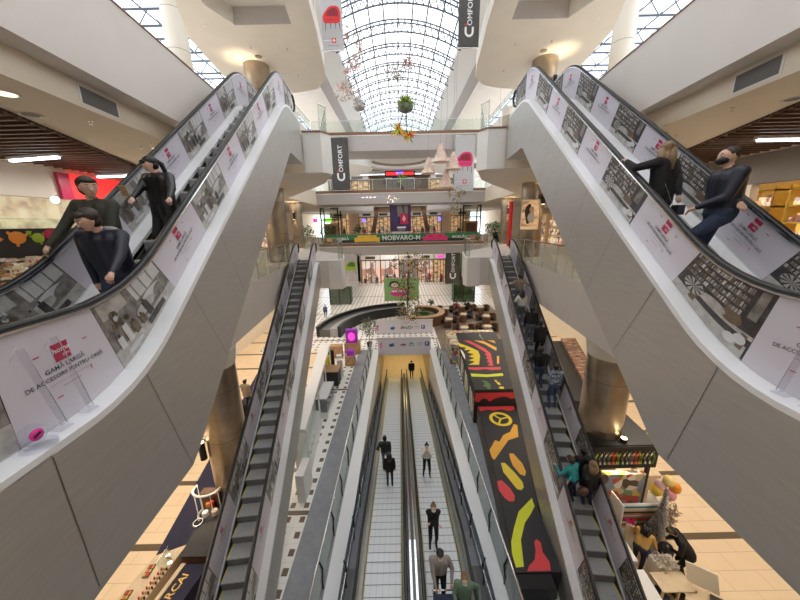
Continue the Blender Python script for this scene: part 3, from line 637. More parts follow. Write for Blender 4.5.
def make_escalator(name, label, E, ug, ud, truss, bounds, kind, step_w, zfloor, ztop, y_first, y_last, rise, facing=None, trussmat='steel'):
    s = E.side; t = thing(name, label, 'escalator', (E.X(E.Ya, 0), E.Ya, zfloor))
    ys = list(np.arange(E.Ya, E.Yb+.01, .2)); rnd = random.Random(11)
    for nm, uu in (('inner', -1), ('outer', 1)):
        g = MB('photo_pale'); u0 = uu*ug       # the panel itself, thin and solid
        vs = []; 
        for y in ys:
            for o in (-.006, .006):
                for tt in (0, 1): p = E.pan(y, tt, u0, o); vs.append(p)
        n = len(ys); fs = []
        for i in range(n-1):
            b = i*4; c = b+4; fs += [(b, c, c+1, b+1), (b+2, b+3, c+3, c+2), (b+1, c+1, c+3, b+3), (b, b+2, c+2, c)]
        fs += [(0, 1, 3, 2), ((n-1)*4, (n-1)*4+2, (n-1)*4+3, (n-1)*4+1)]
        g.add(vs, fs); bal = g.build('balustrade', t)
        pm = MB('paper'); 
        for i, (a, b) in enumerate(zip(bounds, bounds[1:])):
            for o in ((-.009, .009) if (uu < 0 or step_w > 0) else (-.009,)):
                if o > 0 and uu > 0: continue
                if i % 2 == 0: poster(pm, E, a, b, u0, o, s*o < 0)
                else: picture(pm, E, a, b, u0, o, kind, rnd)
            for o in (-.0095, .0095):
                pm.add([E.pan(a-.004, 0, u0, o), E.pan(a+.004, 0, u0, o), E.pan(a+.004, 1, u0, o), E.pan(a-.004, 1, u0, o)], [(0, 1, 2, 3)], 'photo_dark')
        pm.build('printed_film', bal)
        # handrail: a belt running round both ends
        hp = [Vector((E.X(y, u0), y, E.hz(y))) for y in ys]
        ya, yb = ys[0], ys[-1]
        endb = [Vector((E.X(yb, u0), yb+.28*math.sin(a), E.hz(yb)-.28+.28*math.cos(a))) for a in np.linspace(.3, PI, 7)]
        enda = [Vector((E.X(ya, u0), ya-.28*math.sin(a), E.hz(ya)-.28+.28*math.cos(a))) for a in np.linspace(PI, .3, 7)]
        h = MB('rubber'); h.sweep(enda+hp+endb, [(-.036, -.015), (.036, -.015), (.04, .012), (.022, .03), (-.022, .03), (-.04, .012)], None, lat=(1, 0, 0), smooth=True); h.build('handrail', t)
        MB('chrome').sweep(hp, [(-.042, -.035), (.042, -.035), (.042, -.015), (-.042, -.015)], None, lat=(1, 0, 0)).build('handrail_guide', t)
        dk = MB('white_deck')
        a, b = sorted((uu*ug, uu*ud)); dk.sweep([Vector((E.X(y, (a+b)/2), y, E.dz(y))) for y in ys], [(-(b-a)/2, -.05), ((b-a)/2, -.05), ((b-a)/2, .012), (-(b-a)/2, .012)], None, lat=(1, 0, 0)); dk.build('deck', t)
        sk = MB('white_deck'); a, b = sorted((uu*ug, uu*(step_w/2+.03)))
        sk.sweep([Vector((E.X(y, (a+b)/2), y, E.dz(y)-.02)) for y in ys], [(-(b-a)/2, -.05), ((b-a)/2, -.05), ((b-a)/2, .0), (-(b-a)/2, .0)], None, lat=(1, 0, 0))
        sk.sweep([Vector((E.X(y, uu*(step_w/2+.02)), y, E.nz(y))) for y in ys], [(-.012, -.45), (.012, -.45), (.012, .12), (-.012, .12)], 'dark_steel', lat=(1, 0, 0)); sk.build('skirt_panel', t)
        # cladding
        c = MB(trussmat); us = uu*ud; seam = MB('dark_steel')
        for y0, y1 in zip(ys, ys[1:]):
            q = [(E.X(y0, us), y0, truss(y0)), (E.X(y1, us), y1, truss(y1)), (E.X(y1, us), y1, E.dz(y1)-.04), (E.X(y0, us), y0, E.dz(y0)-.04)]
            q2 = [(x-s*uu*.03, y, z) for x, y, z in q]; c.hexa(q, q2)
        for k in range(1, len(bounds)-1, 1):
            y = bounds[k]; sl = max(0, E.slope(y)); yb_ = y+sl*.9
            if yb_ < E.Yb-.2: seam.add([(E.X(y, us+uu*.004), y, E.dz(y)-.06), (E.X(y+.007, us+uu*.004), y+.007, E.dz(y)-.06), (E.X(yb_+.007, us+uu*.004), yb_+.007, truss(yb_)+.02), (E.X(yb_, us+uu*.004), yb_, truss(yb_)+.02)], [(0, 1, 2, 3)])
        cl = c.build('cladding', t); seam.build('panel_seam', cl)
    so = MB(trussmat)
    for y0, y1 in zip(ys, ys[1:]):
        p = [(E.X(y0, -ud), y0, truss(y0)), (E.X(y0, ud), y0, truss(y0)), (E.X(y1, ud), y1, truss(y1)), (E.X(y1, -ud), y1, truss(y1))]
        so.hexa([(x, y, z-.03) for x, y, z in p], p)
    e = ys[0]; so.quad((E.X(e, -ud), e, truss(e)), (E.X(e, ud), e, truss(e)), (E.X(e, ud), e, E.dz(e)-.03), (E.X(e, -ud), e, E.dz(e)-.03))
    e = ys[-1]; so.quad((E.X(e, -ud), e, truss(e)), (E.X(e, ud), e, truss(e)), (E.X(e, ud), e, E.dz(e)-.03), (E.X(e, -ud), e, E.dz(e)-.03))
    so.build('truss_soffit', t)
    # landing plates
    for y0, y1 in ((E.Ya-.3, y_first), (y_last, E.Yb+.3)):
        z = E.nz(y0 if y0 < y_first-.01 else y1)
        m = MB('steel_light'); m.hexa([(E.X(y0, -step_w/2), y0, z-.05), (E.X(y0, step_w/2), y0, z-.05), (E.X(y1, step_w/2), y1, z-.05), (E.X(y1, -step_w/2), y1, z-.05)],
            [(E.X(y0, -step_w/2), y0, z), (E.X(y0, step_w/2), y0, z), (E.X(y1, step_w/2), y1, z), (E.X(y1, -step_w/2), y1, z)]); m.build('landing_plate', t)
    # steps, one part each, sharing one mesh
    run = .4; proto = None; y = y_last
    while y-run >= y_first-.01:
        z = E.nz(y-run*.02); zn = E.nz(y-run*1.02); rise_ = max(.01, z-zn)
        if proto is None or abs(rise_-pr) > .02:
            m = MB('step_grey'); w = step_w/2-.008
            m.box(-w, w, -run, 0, -.03, 0); m.box(-w, w, -run-.012, -run, -rise-.0, 0.002, 'step_riser')
            m.box(-w, w, -run-.014, -run+.03, -.03, .003, 'chrome' if step_w < .7 else 'step_grey')
            m.box(-w, -w+.03, -run, 0, 0, .004, 'yellow_line'); m.box(w-.03, w, -run, 0, 0, .004, 'yellow_line')
            o = m.build('step', t, local=True); proto = o; pr = 9e9 if False else rise_
            pr = rise_
        else:
            o = proto.copy(); COL.objects.link(o)
        o.parent = t; yy = y; o.location = (E.X(yy-run/2, 0)-t.location.x, yy-t.location.y, z-t.location.z)
        o.rotation_euler[2] = -s*math.atan(E.b)
        y -= run
    return t
for s, nm, kind in ((-1, 'left', 'kitchen'), (1, 'right', 'books')):
    E = Esc(s, 3.57, .093, [(-9, 8.42), (2.83, 8.42), (10.58, 13.78), (30, 13.78)], [(-9, 9.32), (3.12, 9.32), (10.67, 14.70), (30, 14.70)],
            [(-9, 8.2), (3.0, 8.2), (10.6, 13.6), (30, 13.6)], .35, 0.3, 12.6)
    bn = [.3, .75, 1.9, 2.92] + [2.92+1.06*k for k in range(1, 9)] + [12.5]
    if s > 0: bn = [.3, .6, 1.72, 2.85] + [2.85+1.06*k for k in range(1, 9)] + [12.5]
    tr = lambda y: max(7.02, min(7.02+(y-3.35)*.74, 12.35)) if y < 11 else min(12.35, 7.02+(y-3.35)*.74)
    make_escalator('escalator', 'large %s escalator with steel cladding and poster covered balustrades, nearest the camera' % nm, E, .6, .82, tr, bn, kind, .7, L1, L2, 2.6, 10.9, .285)
    E2 = Esc(s, 4.03, .096, [(-9, .25), (3.95, .25), (17.25, 7.93), (30, 8.05)], [(-9, 1.2), (3.8, 1.2), (17.1, 9.03), (30, 9.03)],
             [(-9, .05), (3.72, .05), (17.49, 8.0), (30, 8.0)], .3, 3.0, 17.9)
    b2 = [3.0+1.35*k for k in range(12)]
    tr2 = lambda y: max(.02, soft(y, [(-9, -.6), (4.6, -.6), (17.8, 6.9), (30, 6.9)]))
    e = make_escalator('escalator', 'smaller %s escalator %s, rising from the ground floor' % (nm, 'with empty dark steps' if s < 0 else 'carrying a line of people'), E2, .52, .74, tr2, b2, kind, .8, 0, L1, 3.6, 17.6, .2309, trussmat='steel')

# ---- acrylic pieces standing on the decks of the large escalators
def stand(s, y, label, lean=0.):
    x = s*(2.87+.093*y); z = soft(y, [(-9, 8.42), (2.83, 8.42), (10.58, 13.78), (30, 13.78)])+.03
    t = thing('acrylic_holder', label, 'acrylic holder', (x, y, z))
    MB('acrylic').box(x-.05, x+.05, y-.05, y+.05, z, z+.012).build('foot', t)
    m = MB('acrylic'); p = [(x-.02*s, y-.045+lean*k*.8, z+.02+.8*k) for k in (0, 1)]
    m.hexa([(x-.003, y+.0, z+.02), (x+.003, y+.0, z+.02), (x+.003, y+.05, z+.02), (x-.003, y+.05, z+.02)], [(x-.003, y-.11, z+.72), (x+.003, y-.11, z+.72), (x+.003, y-.06, z+.72), (x-.003, y-.06, z+.72)])
    m.tube([(x, y+.05, z+.02), (x, y-.06, z+.72), (x, y-.1, z+.745), (x, y-.16, z+.66)], .0035, 'photo_pale', 6); m.build('strip', t)
stand(-1, 2.12, 'clear acrylic hook standing on the left escalator deck, right of the pink disc')
stand(-1, 2.36, 'clear acrylic hook on the left escalator deck, the farther of the pair')
stand(1, 2.37, 'clear acrylic hook on the right escalator deck, farther from the picture edge')
stand(1, 2.16, 'clear acrylic hook on the right escalator deck, at the picture edge')
x, y, z = -3.03, 1.93, 8.432
t = thing('round_button_barrier', 'round clear disc holder with a magenta sticker on the left escalator deck', 'disc holder', (x, y, z))
MB('acrylic').cyl(x, y, z, z+.03, .10, .10).build('foot', t)
m = MB('acrylic'); m.tube([(x-.05, y, z+.10), (x+.0, y, z+.10)], [.08, .08], None, 20); m.build('disc', t)
m = MB('magenta'); m.tube([(x+.005, y-.0, z+.105), (x+.012, y-.0, z+.105)], [.045, .045], None, 20); d = m.build('sticker', t)
m = MB('black'); m.obox((x+.016, y, z+.105), (.006, .05, .014), 0, rx=.4); m.build('emblem', d)

# ---- moving walkways
def bz(y): return 0. if y < 7 else max(-(y-7)*.2126, -3.8)
def walkway(xa, xb, label):
    xm = (xa+xb)/2; t = thing('moving_walkway', label, 'moving walkway', (xm, 3.2, 0))
    ys = [3.4, 4.5, 5.5, 6.5, 7.2]+[8+k for k in range(18)]
    b = MB('pallet'); g = MB('dark_steel')
    b.sweep([Vector((xm, y, bz(y)+.02)) for y in ys], [(-(xb-xa)/2, -.08), ((xb-xa)/2, -.08), ((xb-xa)/2, 0), (-(xb-xa)/2, 0)], None, lat=(1, 0, 0)); belt = b.build('belt', t)
    y = 3.6
    while y < 24.8:
        g.add([(xa, y, bz(y)+.024), (xb, y, bz(y)+.024), (xb, y+.018, bz(y+.018)+.024), (xa, y+.018, bz(y+.018)+.024)], [(0, 1, 2, 3)]); y += .3
    for q in range(1, 6):
        x = xa+(xb-xa)*q/6
        for y0, y1 in zip(ys, ys[1:]): g.add([(x, y0, bz(y0)+.023), (x+.004, y0, bz(y0)+.023), (x+.004, y1, bz(y1)+.023), (x, y1, bz(y1)+.023)], [(0, 1, 2, 3)], 'stone_grey')
    g.build('pallet_joint', belt)
    y2 = MB('yellow_line')
    for x in (xa+.01, xb-.03):
        for y0, y1 in zip(ys, ys[1:]): y2.add([(x, y0, bz(y0)+.026), (x+.02, y0, bz(y0)+.026), (x+.02, y1, bz(y1)+.026), (x, y1, bz(y1)+.026)], [(0, 1, 2, 3)])
    y2.build('edge_line', belt)
    for x, sg in ((xa-.12, -1), (xb+.12, 1)):
        MB('steel').sweep([Vector((x, y, bz(y)+.05)) for y in ys], [(-.10, -.2), (.10, -.2), (.10, .02), (-.10, .08)], None, lat=(1, 0, 0)).build('skirt', t)
        MB('glass_green').sweep([Vector((x, y, bz(y)+.5)) for y in ys], [(-.006, -.44), (.006, -.44), (.006, .4), (-.006, .4)], None, lat=(1, 0, 0)).build('balustrade', t)
        MB('rubber').sweep([Vector((x, y, bz(y)+.93)) for y in ys], [(-.04, -.025), (.04, -.025), (.045, .01), (.02, .03), (-.02, .03), (-.045, .01)], None, lat=(1, 0, 0)).build('handrail', t)
        MB('chrome').sweep([Vector((x, y, bz(y)+.88)) for y in ys], [(-.025, -.02), (.025, -.02), (.025, .02), (-.025, .02)], None, lat=(1, 0, 0)).build('handrail_guide', t)
    return t
walkway(-1.5, -.42, 'left moving walkway carrying the couple seen from behind')
walkway(.27, 1.33, 'right moving walkway carrying shoppers with masks')
m = MB('dark_steel'); ys = [3.4, 7.2]+[8+k for k in range(18)]
for y0, y1 in zip(ys, ys[1:]):
    m.hexa([(-.2, y0, bz(y0)-.1), (.05, y0, bz(y0)-.1), (.05, y1, bz(y1)-.1), (-.2, y1, bz(y1)-.1)], [(-.2, y0, bz(y0)+.5), (.05, y0, bz(y0)+.5), (.05, y1, bz(y1)+.5), (-.2, y1, bz(y1)+.5)])
d = solo(m, 'walkway_divider', 'dark metal divider with bright rails between the two moving walkways', 'divider')
m = MB('chrome')
for x in (-.15, 0.0): m.sweep([Vector((x, y, bz(y)+.52)) for y in ys], [(-.03, -.02), (.03, -.02), (.03, .02), (-.03, .02)], None, lat=(1, 0, 0))
m.build('rail', d)
def guard(x, sgn, label, tilt, ymax, glass, fz, step=1.5, top=1.05):
    t = thing('glass_guard', label, 'guard rail', (x, 3.2, 0)); y = 3.3
    pn = []
    while y < ymax:
        y1 = min(y+step-.05, ymax)
        q = [(x-.008, y, fz(y)+.12), (x+.008, y, fz(y)+.12), (x+.008, y1, fz(y1)+.12), (x-.008, y1, fz(y1)+.12)]
        q2 = [(a+tilt, b, c+top-.17) for a, b, c in q]
        MB(glass).hexa(q, q2).build('pane', t)
        b = MB('black'); b.tube([(x, y-.03, fz(y)), (x, y-.03, fz(y)+.30), (x+tilt*.5-sgn*.02, y+.10, fz(y)+.55), (x+tilt, y-.03, fz(y)+top-.02)], .028, None, 6); b.build('bracket', t)
        y += step
    MB('chrome').tube([(x+tilt, 3.2, fz(3.2)+top), (x+tilt, ymax, fz(ymax)+top)], .03).build('handrail', t)
guard(-2.66, -1, 'glass guard rail on black brackets along the left side of the walkway opening', -.04, 22.7, 'glass_green', lambda y: .0)
guard(2.5, 1, 'glass guard rail on black brackets along the right side of the walkway opening', .04, 22.7, 'glass_green', lambda y: .0)
guard(-2.0, -1, 'blue tinted glass guard sloping down inside the left wall of the walkway opening', 0, 22.5, 'glass_blue', lambda y: bz(y)-.05 if y > 7 else .02, 1.5, 1.0)
guard(1.9, 1, 'blue tinted glass guard sloping down inside the right wall of the walkway opening', 0, 22.5, 'glass_blue', lambda y: bz(y)-.05 if y > 7 else .02, 1.5, 1.0)
# sign panels over the far end
def icons(m, x0, x1, y, z, second=False):
    m.obox((x0+.25, y, z+.52), (.10, .01, .34), 0, 'magenta', ry=.3); m.obox((x0+.25, y, z+.25), (.13, .01, .12), 0, 'magenta')
    if not second:
        m.ell((-1.05, y, z+.42), (.22, .01, .14), 'blue'); m.ell((-.95, y, z+.5), (.12, .012, .12), 'teal')
        m.box(-.35, .1, y-.01, y, z+.38, z+.47, 'ink'); m.box(-.2, .0, y-.01, y, z+.47, z+.55, 'crimson')
        m.ell((.55, y, z+.47), (.17, .01, .17), 'teal'); m.ell((.55, y-.005, z+.45), (.09, .01, .08), 'white')
        m.box(1.0, 1.45, y-.01, y, z+.55, z+.60, 'photo_mid'); m.box(1.05, 1.4, y-.01, y, z+.38, z+.42, 'photo_mid')
        m.box(1.62, 1.98, y-.01, y, z+.32, z+.68, 'blue'); m.text('P', (1.8, y-.012, z+.4), (1, 0, 0), (0, 0, 1), .22, 'white')
    else:
        m.ell((-1.1, y, z+.6), (.2, .01, .2), 'gold'); m.box(-.1, .6, y-.01, y, z+.5, z+.6, 'crimson'); m.box(.1, .4, y-.01, y, z+.7, z+.78, 'ink'); m.box(1.2, 1.9, y-.01, y, z+.5, z+.56, 'photo_mid'); m.box(1.3, 1.8, y-.01, y, z+.66, z+.72, 'photo_mid')
for y, second, lab in ((22.55, False, 'white panel of shop emblems over the far mouth of the walkway opening'), (26.6, True, 'second white emblem panel behind the first, under the hanging garland')):
    x0, x1 = (-2.15, 2.1) if not second else (-2.7, 2.7)
    t = thing('sign_panel', lab, 'sign', (0, y, 0))
    MB('paper').box(x0, x1, y, y+.08, -.32 if not second else .02, 1.12 if not second else 1.3).build('board', t)
    m = MB('white'); icons(m, x0, x1, y-.004, .12); m.build('printed_emblems', t)
    MB('steel_light').box(x0-.03, x1+.03, y-.02, y+.1, 1.12 if not second else 1.3, 1.18 if not second else 1.36).build('capping', t)
# ================================================================ banners and hanging things
def chairpic(m, cx, y, z, w, mat, facing=-1):
    """a tub chair seen from the front, flat print on a banner"""
    def P(a, b): return (cx+w*a, y, z+w*b)
    o = [(-.48, .36), (-.49, .50), (-.44, .62), (-.32, .76), (-.16, .92), (.04, 1.0), (.28, .99), (.42, .90), (.49, .70), (.49, .45), (.44, .24), (.30, .20), (-.36, .20), (-.45, .26)]
    m.add([P(a, b) for a, b in o], [tuple(range(14))], mat); y -= .004; dk = 'red_dark' if mat != 'lime' else 'leaf'
    m.add([P(-.33, .52), P(-.22, .74), P(-.06, .86), P(.10, .90), P(.28, .88), P(.37, .74), P(.36, .50)], [tuple(range(7))], dk)
    y -= .004
    for a in (-.05, .13): m.add([P(a-.008, .55), P(a+.008, .55), P(a+.008, .86), P(a-.008, .86)], [(0, 1, 2, 3)], 'black')
    m.add([P(-.36, .54), P(.34, .50), P(.34, .36), P(-.34, .36)], [(0, 1, 2, 3)], mat); m.add([P(-.34, .36), P(.34, .36), P(.34, .345), P(-.34, .345)], [(0, 1, 2, 3)], dk)
    for a, q in ((-.34, -.04), (-.08, 0), (.20, 0), (.40, .04)): m.add([P(a-.018, .20), P(a+.018, .20), P(a+q+.010, -.16 if abs(a) > .3 else -.06), P(a+q-.010, -.16 if abs(a) > .3 else -.06)], [(0, 1, 2, 3)], 'black')
def banner(x0, x1, y, z0, z1, mat, label, draw, wires=None):
    t = thing('banner', label, 'banner', ((x0+x1)/2, y, z0))
    MB(mat).box(x0, x1, y, y+.03, z0, z1).build('cloth', t)
    m = MB('chrome'); m.tube([(x0-.04, y+.015, z1), (x1+.04, y+.015, z1)], .03); m.tube([(x0-.04, y+.015, z0), (x1+.04, y+.015, z0)], .025); m.build('batten', t)
    if wires:
        m = MB('dark_steel')
        for x in (x0+.08, x1-.08): m.tube([(x, y+.015, z1), (x, y+.015, wires)], .008, None, 4)
        m.build('wire', t)
    m = MB('white'); draw(m, y-.006); m.build('print', t)
def comfort(x0, x1, z0, h, cz):
    def d(m, y):
        cx = x0+(x1-x0)*.52; w = x1-x0
        m.text('OMFORT', (cx+w*.13, y, cz+w*.93), (0, 0, 1), (-1, 0, 0), w*.24, 'white')
        c = (cx, cz); r = w*.22
        for i in range(12):
            a0 = PI*.5+PI*1.0*i/12; a1 = PI*.5+PI*1.0*(i+1)/12
            pts = [(c[0]+r*math.cos(a)*1.0, c[1]+r*math.sin(a)) for a in (a0-PI*.5+PI, a1-PI*.5+PI)] + [(c[0]+r*.55*math.cos(a), c[1]+r*.55*math.sin(a)) for a in (a1-PI*.5+PI, a0-PI*.5+PI)]
            m.add([(p[0], y, p[1]) for p in pts], [(0, 1, 2, 3)], 'white')
        m.add([(c[0]-r, y, c[1]), (c[0]-r*.55, y, c[1]), (c[0]-r*.55, y, c[1]+r*.9), (c[0]-r, y, c[1]+r*.9)], [(0, 1, 2, 3)], 'white')
        m.add([(c[0]+r, y, c[1]), (c[0]+r*.55, y, c[1]), (c[0]+r*.55, y, c[1]+r*.9), (c[0]+r, y, c[1]+r*.9)], [(0, 1, 2, 3)], 'white')
        m.obox((c[0]-r*.75, y-.003, c[1]+r*1.3), (r*.4, .004, r*.4), 0, 'red')
    return d
def armchair(x0, x1, z0, z1, mat):
    def d(m, y):
        cx = (x0+x1)/2; w = x1-x0
        chairpic(m, cx, y, z0+(z1-z0)*.38, w*.86, mat)
        zz = z0+(z1-z0)*.17; m.obox((cx+w*.05, y, zz), (w*.2, .004, w*.2), 0, 'red'); m.obox((cx+w*.05, y-.004, zz), (w*.05, .004, w*.14), 0, 'white'); m.obox((cx+w*.05, y-.004, zz), (w*.14, .004, w*.05), 0, 'white')
        m.box(x0+w*.05, x0+w*.38, y-.002, y, zz-.01, zz+.01, 'white'); m.box(x0+w*.25, x1-w*.2, y-.002, y, zz-w*.22, zz-w*.2, 'photo_mid')
    return d
banner(-6.95, -5.12, 32.6, 13.45, 18.4, 'banner_dark', 'tall dark banner with white upright lettering hanging at the left end of the middle bridge', comfort(-6.95, -5.12, 13.3, 1.9, 14.75), 18.6)
banner(5.45, 7.45, 32.6, 13.2, 18.3, 'banner_grey', 'grey banner with a crimson armchair at the right end of the middle bridge', armchair(5.45, 7.45, 13.2, 18.3, 'sofa_pink'), 18.6)
banner(2.57, 3.50, 16, 17.69, 21.4, 'banner_dark', 'dark banner with white upright lettering hanging from the glass roof, top right', comfort(2.57, 3.5, 17.7, 1.0, 18.30), 23.9)
banner(-3.55, -2.60, 16, 17.68, 21.4, 'banner_grey', 'grey banner with a red armchair hanging from the glass roof, top left', armchair(-3.55, -2.60, 17.68, 20.0, 'red'), 23.9)
banner(4.75, 6.30, 32.6, 3.45, 6.9, 'banner_dark', 'dark banner with white upright lettering hanging below the lowest bridge, right', comfort(4.75, 6.3, 3.5, 1.35, 4.35), 7.0)
banner(-6.35, -4.85, 32.6, 3.45, 6.9, 'banner_grey', 'grey banner with a lime green armchair below the lowest bridge, left', armchair(-6.35, -4.85, 3.9, 6.6, 'lime'), 7.0)
def kids(m, y):
    m.ell((-.85, y, 4.05), (.52, .004, .36), 'hair_brown', 14, 8); m.ell((-.8, y-.006, 3.98), (.40, .003, .24), 'rose', 14, 8)
    m.ell((-.25, y-.01, 3.2), (1.05, .004, .45), 'magenta', 18, 8); m.box(-1.2, .5, y-.02, y-.015, 3.25, 3.4, 'rose')
    for i in range(6): m.box(-1.05+.28*i, -.88+.28*i, y-.026, y-.021, 3.24, 3.44, 'white')
    m.obox((-1.45, y, 3.9), (.1, .005, .22), 0, 'teal', ry=.4)
banner(-1.9, 1.65, 30, 2.3, 4.7, 'poster_green', 'wide green poster with a small face and a magenta oval, behind the garland tree', kids, 6.7)
def game(m, y):
    m.add([(-.45, y, 11.9), (.1, y, 11.9), (.35, y, 10.8), (-.35, y, 10.8)], [(0, 1, 2, 3)], 'photo_mid'); m.add([(.3, y, 11.9), (.75, y, 11.9), (.75, y, 10.0), (.55, y, 10.0)], [(0, 1, 2, 3)], 'photo_mid')
    m.box(-.1, .75, y-.004, y-.002, 10.0, 11.1, 'crimson'); m.add([(.1, y-.008, 10.5), (.3, y-.008, 10.95), (.5, y-.008, 10.6), (.35, y-.008, 10.2)], [(0, 1, 2, 3)], 'pinkish')
    for i in range(5): m.tube([(-.9, y-.004, 10.9-.2*i), (-.2, y-.004, 10.7-.1*i)], .02, 'blue', 4)
    m.box(-.45, .5, y-.004, y-.002, 9.55, 9.72, 'white'); m.box(-.35, .4, y-.004, y-.002, 9.36, 9.42, 'photo_light')
banner(-1.2, 1.07, 33.6, 9.2, 12.0, 'poster_purple', 'dark purple poster with a red square hanging under the middle bridge', game, 12.1)
# green furniture banner on the lowest bridge
t = thing('furniture_banner', 'long green banner with a yellow and a pink sofa along the lowest bridge', 'banner', (0, 32.85, 8.14))
m = MB('banner_green'); m.box(-8.3, 8.3, 32.86, 32.9, 8.14, 8.98); m.box(-8.3, 8.3, 32.85, 32.86, 8.14, 8.42, 'charcoal'); m.build('cloth', t)
def sofa(m, x0, x1, y, z, mat, dark):
    w = x1-x0
    m.box(x0+w*.12, x1-w*.12, y-.004, y, z+.3, z+.72, mat); m.box(x0, x0+w*.14, y-.008, y-.004, z+.02, z+.48, mat); m.box(x1-w*.14, x1, y-.008, y-.004, z+.02, z+.48, mat)
    m.box(x0+w*.14, x1-w*.14, y-.008, y-.004, z+.05, z+.36, mat)
    for k in range(1, 3): m.box(x0+w*(.14+.72*k/3)-.012, x0+w*(.14+.72*k/3)+.012, y-.012, y-.008, z+.08, z+.66, dark)
    for k in range(2): m.ell((x0+w*(.3+.4*k), y-.01, z+.5), (w*.07, .003, .1), dark)
m = MB('white'); sofa(m, -5.05, -2.35, 32.85, 8.18, 'sofa_yellow', 'gold'); sofa(m, 2.3, 4.95, 32.85, 8.18, 'sofa_pink', 'crimson')
m.text('MOBVARO-M', (-.02, 32.84, 8.34), (1, 0, 0), (0, 0, 1), .50, 'white')
for x in (-6.3, 6.1): m.text('MOBIL\u0102', (x, 32.84, 8.45), (1, 0, 0), (0, 0, 1), .26, 'white')
m.box(-8.0, -7.5, 32.84, 32.845, 8.3, 8.7, 'orange'); m.box(7.4, 7.9, 32.84, 32.845, 8.3, 8.7, 'magenta'); m.build('print', t)
# strings of coloured lights on the middle bridge
rnd = random.Random(3); m = MB('blue_glow')
for i in range(46):
    x = -4.2+i*.08 if i < 22 else rnd.uniform(-1.9, -.2); z = 12.75+.02*math.sin(i*3) if i < 22 else rnd.uniform(12.2, 12.95)
    m.ell((x*1.0, 32.94, z), .022, ('blue_glow', 'pink_glow', 'green_glow', 'lamp_warm', 'lamp_white')[i % 5], 6, 4)
o = solo(m, 'fairy_lights', 'scattered tiny coloured lights on the grey face of the middle bridge', 'fairy lights'); o['kind'] = 'stuff'

# hanging plant ball, flower sprays, bell lamps, garlands
def wire(t, x, y, z0, z1): MB('dark_steel').tube([(x, y, z0), (x, y, z1)], .008, None, 4).build('wire', t)
t = thing('hanging_plant_ball', 'round green grass ball hung on a wire with red and yellow flower sprays below', 'hanging plant', (.27, 20, 15))
wire(t, .27, 20, 17, 25); m = MB('leaf'); rnd = random.Random(5)
for i in range(420):
    a = rnd.uniform(0, 2*PI); e = rnd.uniform(-.4, 1.35); d = Vector((math.cos(a)*math.cos(e), math.sin(a)*math.cos(e), math.sin(e))); p = Vector((.27, 20, 16.78))
    q = p+d*rnd.uniform(.52, .72); u = d.cross(Vector((.3, .5, 1))).normalized()*.022; m.add([p+d*.15-u, q, p+d*.15+u], [(0, 1, 2)], ('leaf', 'lime', 'yellow')[rnd.choice((0, 1, 1, 2, 0))])
m.build('grass', t); MB('photo_leaf').lathe(.27, 20, [(.1, 16.38), (.4, 16.5), (.48, 16.75), (.3, 16.85)]).build('bowl', t)
m = MB('leaf_dark'); m.tube([(.15, 20, 16.5), (-.05, 20, 15.9), (-.25, 20, 15.2)], .03, None, 6); m.tube([(.3, 20, 16.5), (.32, 20, 15.8), (.36, 20, 15.0)], .03, None, 6); m.build('stem', t)
for cx, cz in ((-.2, 15.45), (.42, 15.15)):
    m = MB('orange')
    for i in range(60):
        d = Vector((rnd.gauss(0, 1), rnd.gauss(0, .6), rnd.gauss(0, 1))).normalized(); p = Vector((cx, 19.95, cz)); u = d.cross(Vector((0, 1, .2))).normalized()*.05
        q = p+d*rnd.uniform(.25, .62); m.add([p-u, q, p+u], [(0, 1, 2)], rnd.choice(['yellow', 'orange', 'red', 'lime', 'yellow', 'leaf']))
    m.build('flower_spray', t)
def spray(x, y, z, r, n, mats, name, label, top, size=.09, cat='hanging flowers'):
    t = thing(name, label, cat, (x, y, z-r[2])); wire(t, x, y, z, top)
    m = MB(mats[0]); m.leaves((x, y, z), r, n, size, mats, random.Random(int(x*100)+n)); m.build('blossoms', t); return t
pk = ['rose', 'cloth_white', 'silver_leaf', 'rose', 'pinkish', 'wood']
spray(-2.9, 18, 16.85, (.75, .4, .5), 170, pk, 'hanging_blossoms', 'large pale pink blossom cluster hung left of the vault, above its smaller neighbour', 24.6)
spray(-2.35, 18, 18.05, (.30, .3, .42), 80, pk, 'hanging_blossoms', 'small rose blossom cluster hung beside the grey banner under the vault', 24.6)
spray(-2.75, 18, 17.72, (.28, .25, .25), 60, pk, 'hanging_blossoms', 'small low blossom cluster just above the large pink one', 24.6)
spray(-2.1, 18, 18.75, (.22, .2, .5), 50, pk, 'hanging_blossoms', 'slim tall blossom cluster highest beside the red chair banner', 24.6)
spray(-2.75, 18, 19.4, (.2, .2, .6), 45, pk, 'hanging_blossoms', 'slender blossom string close against the red chair banner edge', 24.6)
t = thing('bell_planter', 'grey woven bell shaped basket hung at the lower left of the vault', 'hanging basket', (-2.25, 18, 15.85))
MB('silver_leaf').lathe(-2.25, 18, [(.05, 16.6), (.18, 16.4), (.33, 16.1), (.25, 15.95), (.1, 15.9)], n=14).leaves((-2.25, 18, 16.15), (.36, .36, .25), 90, .09, ['silver_leaf', 'photo_leaf', 'cloth_white']).build('basket', t); wire(t, -2.25, 18, 16.6, 24.6)
sl = ['silver_leaf', 'photo_leaf', 'leaf_dark', 'cloth_white', 'rose']
spray(-.35, 24, 20.15, (.9, .5, .55), 240, sl, 'hanging_garland', 'dark silvery garland cluster hung in the middle of the vault, left part', 25)
spray(.65, 24, 20.75, (.7, .5, .45), 200, sl+['red'], 'hanging_garland', 'silvery garland cluster with red berries in the middle of the vault, right part', 25)
spray(7.1, 24, 14.6, (.35, .3, 1.0), 90, ['silver_leaf', 'cloth_white', 'chrome'], 'hanging_garland', 'silver leafy string hung in front of the right end of the middle bridge', 22.9, cat='garland')
